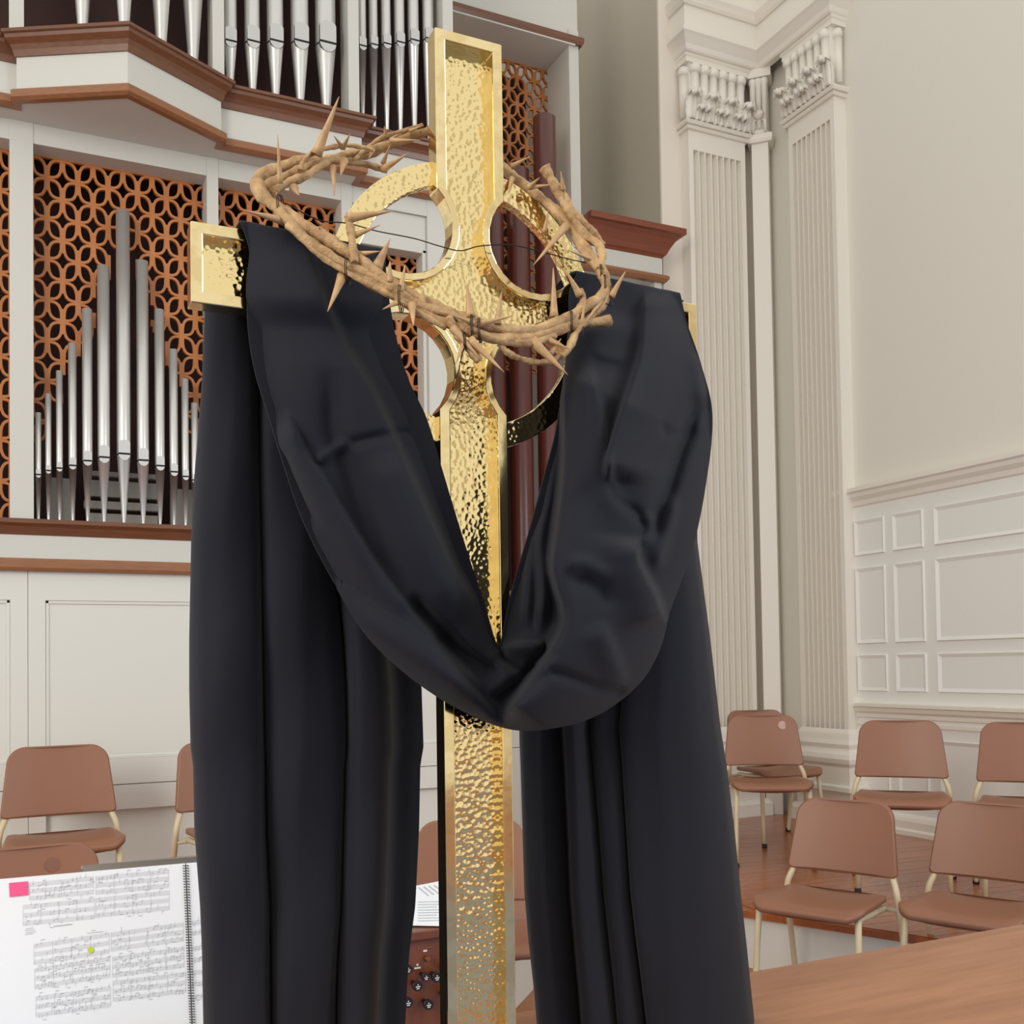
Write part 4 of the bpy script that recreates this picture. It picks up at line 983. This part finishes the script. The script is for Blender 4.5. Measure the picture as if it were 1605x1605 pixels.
# wire binding: paired punched holes with the coil passing between the pages
coil = MB()
for k in range(64):
    t = k / 63; y = 1357 + t * 262; x = 291 + (302 - 291) * t
    l = bpt(x - 3.6, y + 0.4, 0.0006); r_ = bpt(x + 3.6, y - 0.2, 0.0006); mid = bpt(x, y, 0.0045)
    coil.tube([tuple(l), tuple((l + mid) / 2 + BN * 0.001), tuple(mid), tuple((r_ + mid) / 2 + BN * 0.001), tuple(r_)], 0.0006, 5)
    for xx in (x - 3.6, x + 3.6): quad_flat(coil, [(xx - 1.0, y - 0.9), (xx + 1.0, y - 0.9), (xx + 1.0, y + 0.9), (xx - 1.0, y + 0.9)], 0.0008)
local(coil).build('wire_coil', 'coil_dark', mbk)
# the stand
ms = empty('music_stand', 'grey metal music stand holding the open music book', 'music stand', (float(bp[0]) + 0.18, float(bp[1]) + 0.05, 0))
MO = np.array([float(bp[0]) + 0.18, float(bp[1]) + 0.05, 0])
def loc2(b): b.v = [tuple(np.array(p) - MO) for p in b.v]; return b
b = MB(); quad_solid(b, [(130, 1356), (560, 1322), (575, 1600), (140, 1648)], -0.0055, 0.003); loc2(b).build('desk', 'stand_metal', ms)
b = MB(); b.tube([tuple(bpt(128, 1359.5, -0.012)), tuple(bpt(340, 1341, -0.012)), tuple(bpt(562, 1322, -0.012))], 0.0042, 10); loc2(b).build('top_rail', 'stand_metal', ms)
lip = MB(); A = bpt(130, 1652, 0.0); C = bpt(575, 1604, 0.0)
lip.add([A - BN * .008, C - BN * .008, C + BN * .03, A + BN * .03, A - BN * .008 - BU * .003, C - BN * .008 - BU * .003, C + BN * .03 - BU * .003, A + BN * .03 - BU * .003], [(0, 1, 2, 3), (7, 6, 5, 4), (0, 4, 5, 1), (1, 5, 6, 2), (2, 6, 7, 3), (3, 7, 4, 0)])
loc2(lip).build('lip', 'stand_metal', ms)
D0 = bpt(350, 1500, -0.012)
b = MB(); b.tube([tuple(D0), (D0[0], D0[1] + 0.03, D0[2] - 0.04), (D0[0], D0[1] + 0.03, 0.12)], 0.011, 12); loc2(b).build('pole', 'stand_metal', ms)
for k in range(3):
    a = k * 2 * PI / 3 + 0.4; b = MB(); b.tube([(D0[0], D0[1] + .03, 0.15), (D0[0] + 0.15 * math.cos(a), D0[1] + .03 + 0.15 * math.sin(a), 0.07), (D0[0] + 0.26 * math.cos(a), D0[1] + .03 + 0.26 * math.sin(a), 0.009)], 0.008, 8); loc2(b).build('leg', 'stand_metal', ms)

# ------------------------------------------------------------------ organ console with stop knobs, loose sheets
CD = 2.36
kp = onY(672, 1456, CD)
cs = empty('organ_console', 'brown wooden organ console with black stop knobs behind the shaft', 'organ console', (float(kp[0]), CD, 0))
KO = np.array([float(kp[0]), CD, 0.0]); zt = float(kp[2])
def cbox(name, material, x0, x1, y0, y1, z0, z1, bev=0.003): return box_ob(name, material, cs, x0, x1, y0, y1, z0, z1, bev)
cbox('console_top', 'console_wood', -0.40, 0.066, -0.01, 0.50, zt - 0.022, zt)
cbox('stop_jamb', 'console_wood', -0.38, 0.055, 0.006, 0.045, zt - 0.40, zt - 0.022)
cbox('console_body', 'console_wood', -0.38, 0.055, 0.045, 0.45, 0.0, zt - 0.022)
def knob(px, py, r, ivory=True):
    p = onY(px, py, CD - 0.03) - KO
    kb = MB(); kb.lathe([(r * 0.45, 0.0), (r * 0.4, 0.018), (r * 0.95, 0.024), (r, 0.030), (r * 0.94, 0.035)], 0, 0, 20)
    o = kb.build('stop_knob', 'knob_black', cs); o.location = (p[0], 0.004, p[2]); o.rotation_euler = (PI / 2, 0, 0)
    f = MB(); 
    for dy, hw_ in ((0.32, 0.12), (-0.05, 0.45), (-0.42, 0.30)): f.box(-r * hw_, r * hw_, r * dy - r * 0.09, r * dy + r * 0.09, 0.0351, 0.0356)
    f.build('knob_lettering', 'ivory', o)
for px, py, r in ((685, 1532, .0125), (655, 1546, .0125), (640, 1520, .0115), (668, 1532, .0105), (700, 1520, .011), (700, 1562, .0125), (672, 1575, .0125), (640, 1572, .0125)): knob(px, py, r)
def plate(px, py, w_, h_):
    p = onY(px, py, CD + 0.006) - KO; b = MB(); b.box(p[0] - w_, p[0] + w_, 0.0035, 0.0062, p[2] - h_, p[2] + h_); b.build('name_plate', 'ivory', cs)
plate(666, 1490, .0045, .0022); plate(654, 1517, .0078, .0018); plate(654, 1512, .0022, .0022)
p = onY(664, 1504, CD) - KO
b = MB(); b.tube([(p[0] + .008, 0.006, p[2]), (p[0] + .008, -0.012, p[2] + 0.004)], [0.007, 0.0055], 12); b.build('rocker_peg', 'console_wood', cs)
b = MB(); q = onY(668, 1486.5, CD) - KO; b.box(q[0] - .019, q[0] + .019, 0.003, 0.0064, q[2] - .0006, q[2] + .0006); b.build('slot_line', 'chair_plastic', cs)
def sheet(name, pts, z, label, lines):
    P = [onZ(x, y, z) for x, y in pts]; c = np.mean(P, axis=0)
    o = empty(name, label, 'paper', tuple(c))
    b = MB(); n = len(P); b.add([p - c for p in P] + [p - c + np.array([0, 0, 0.0008]) for p in P], [tuple(range(n - 1, -1, -1)), tuple(range(n, 2*n))] + [(i, (i+1) % n, n + (i+1) % n, n + i) for i in range(n)])
    b.build('page', 'paper', o)
    b = MB()
    for (x0, y0, x1, y1, hw_) in lines:
        d = math.hypot(x1-x0, y1-y0); nx, ny = -(y1-y0)/d*hw_, (x1-x0)/d*hw_
        b.add([onZ(a, e, z + 0.0012) - c for a, e in ((x0+nx, y0+ny), (x1+nx, y1+ny), (x1-nx, y1-ny), (x0-nx, y0-ny))], [(0, 1, 2, 3)])
    b.build('print', 'ink_grey', o)
sheet('sheet_music', [(630, 1393), (712, 1377), (716, 1405), (634, 1416)], zt + 0.001, 'sheet of printed music lying at the back of the console top',
      [(656 + k * 8, 1391 - k * 1.2, 672 + k * 8, 1404 - k * 1.6, 0.9) for k in range(6)])
sheet('text_sheet', [(634, 1412), (712, 1401), (706, 1452), (638, 1450.5)], zt + 0.0035, 'loose white text sheet on console top nearest the stop knobs',
      [(655, 1414 + k * 4.2, 695 - (k % 3) * 5, 1413 + k * 4.2, 0.55) for k in range(8)])
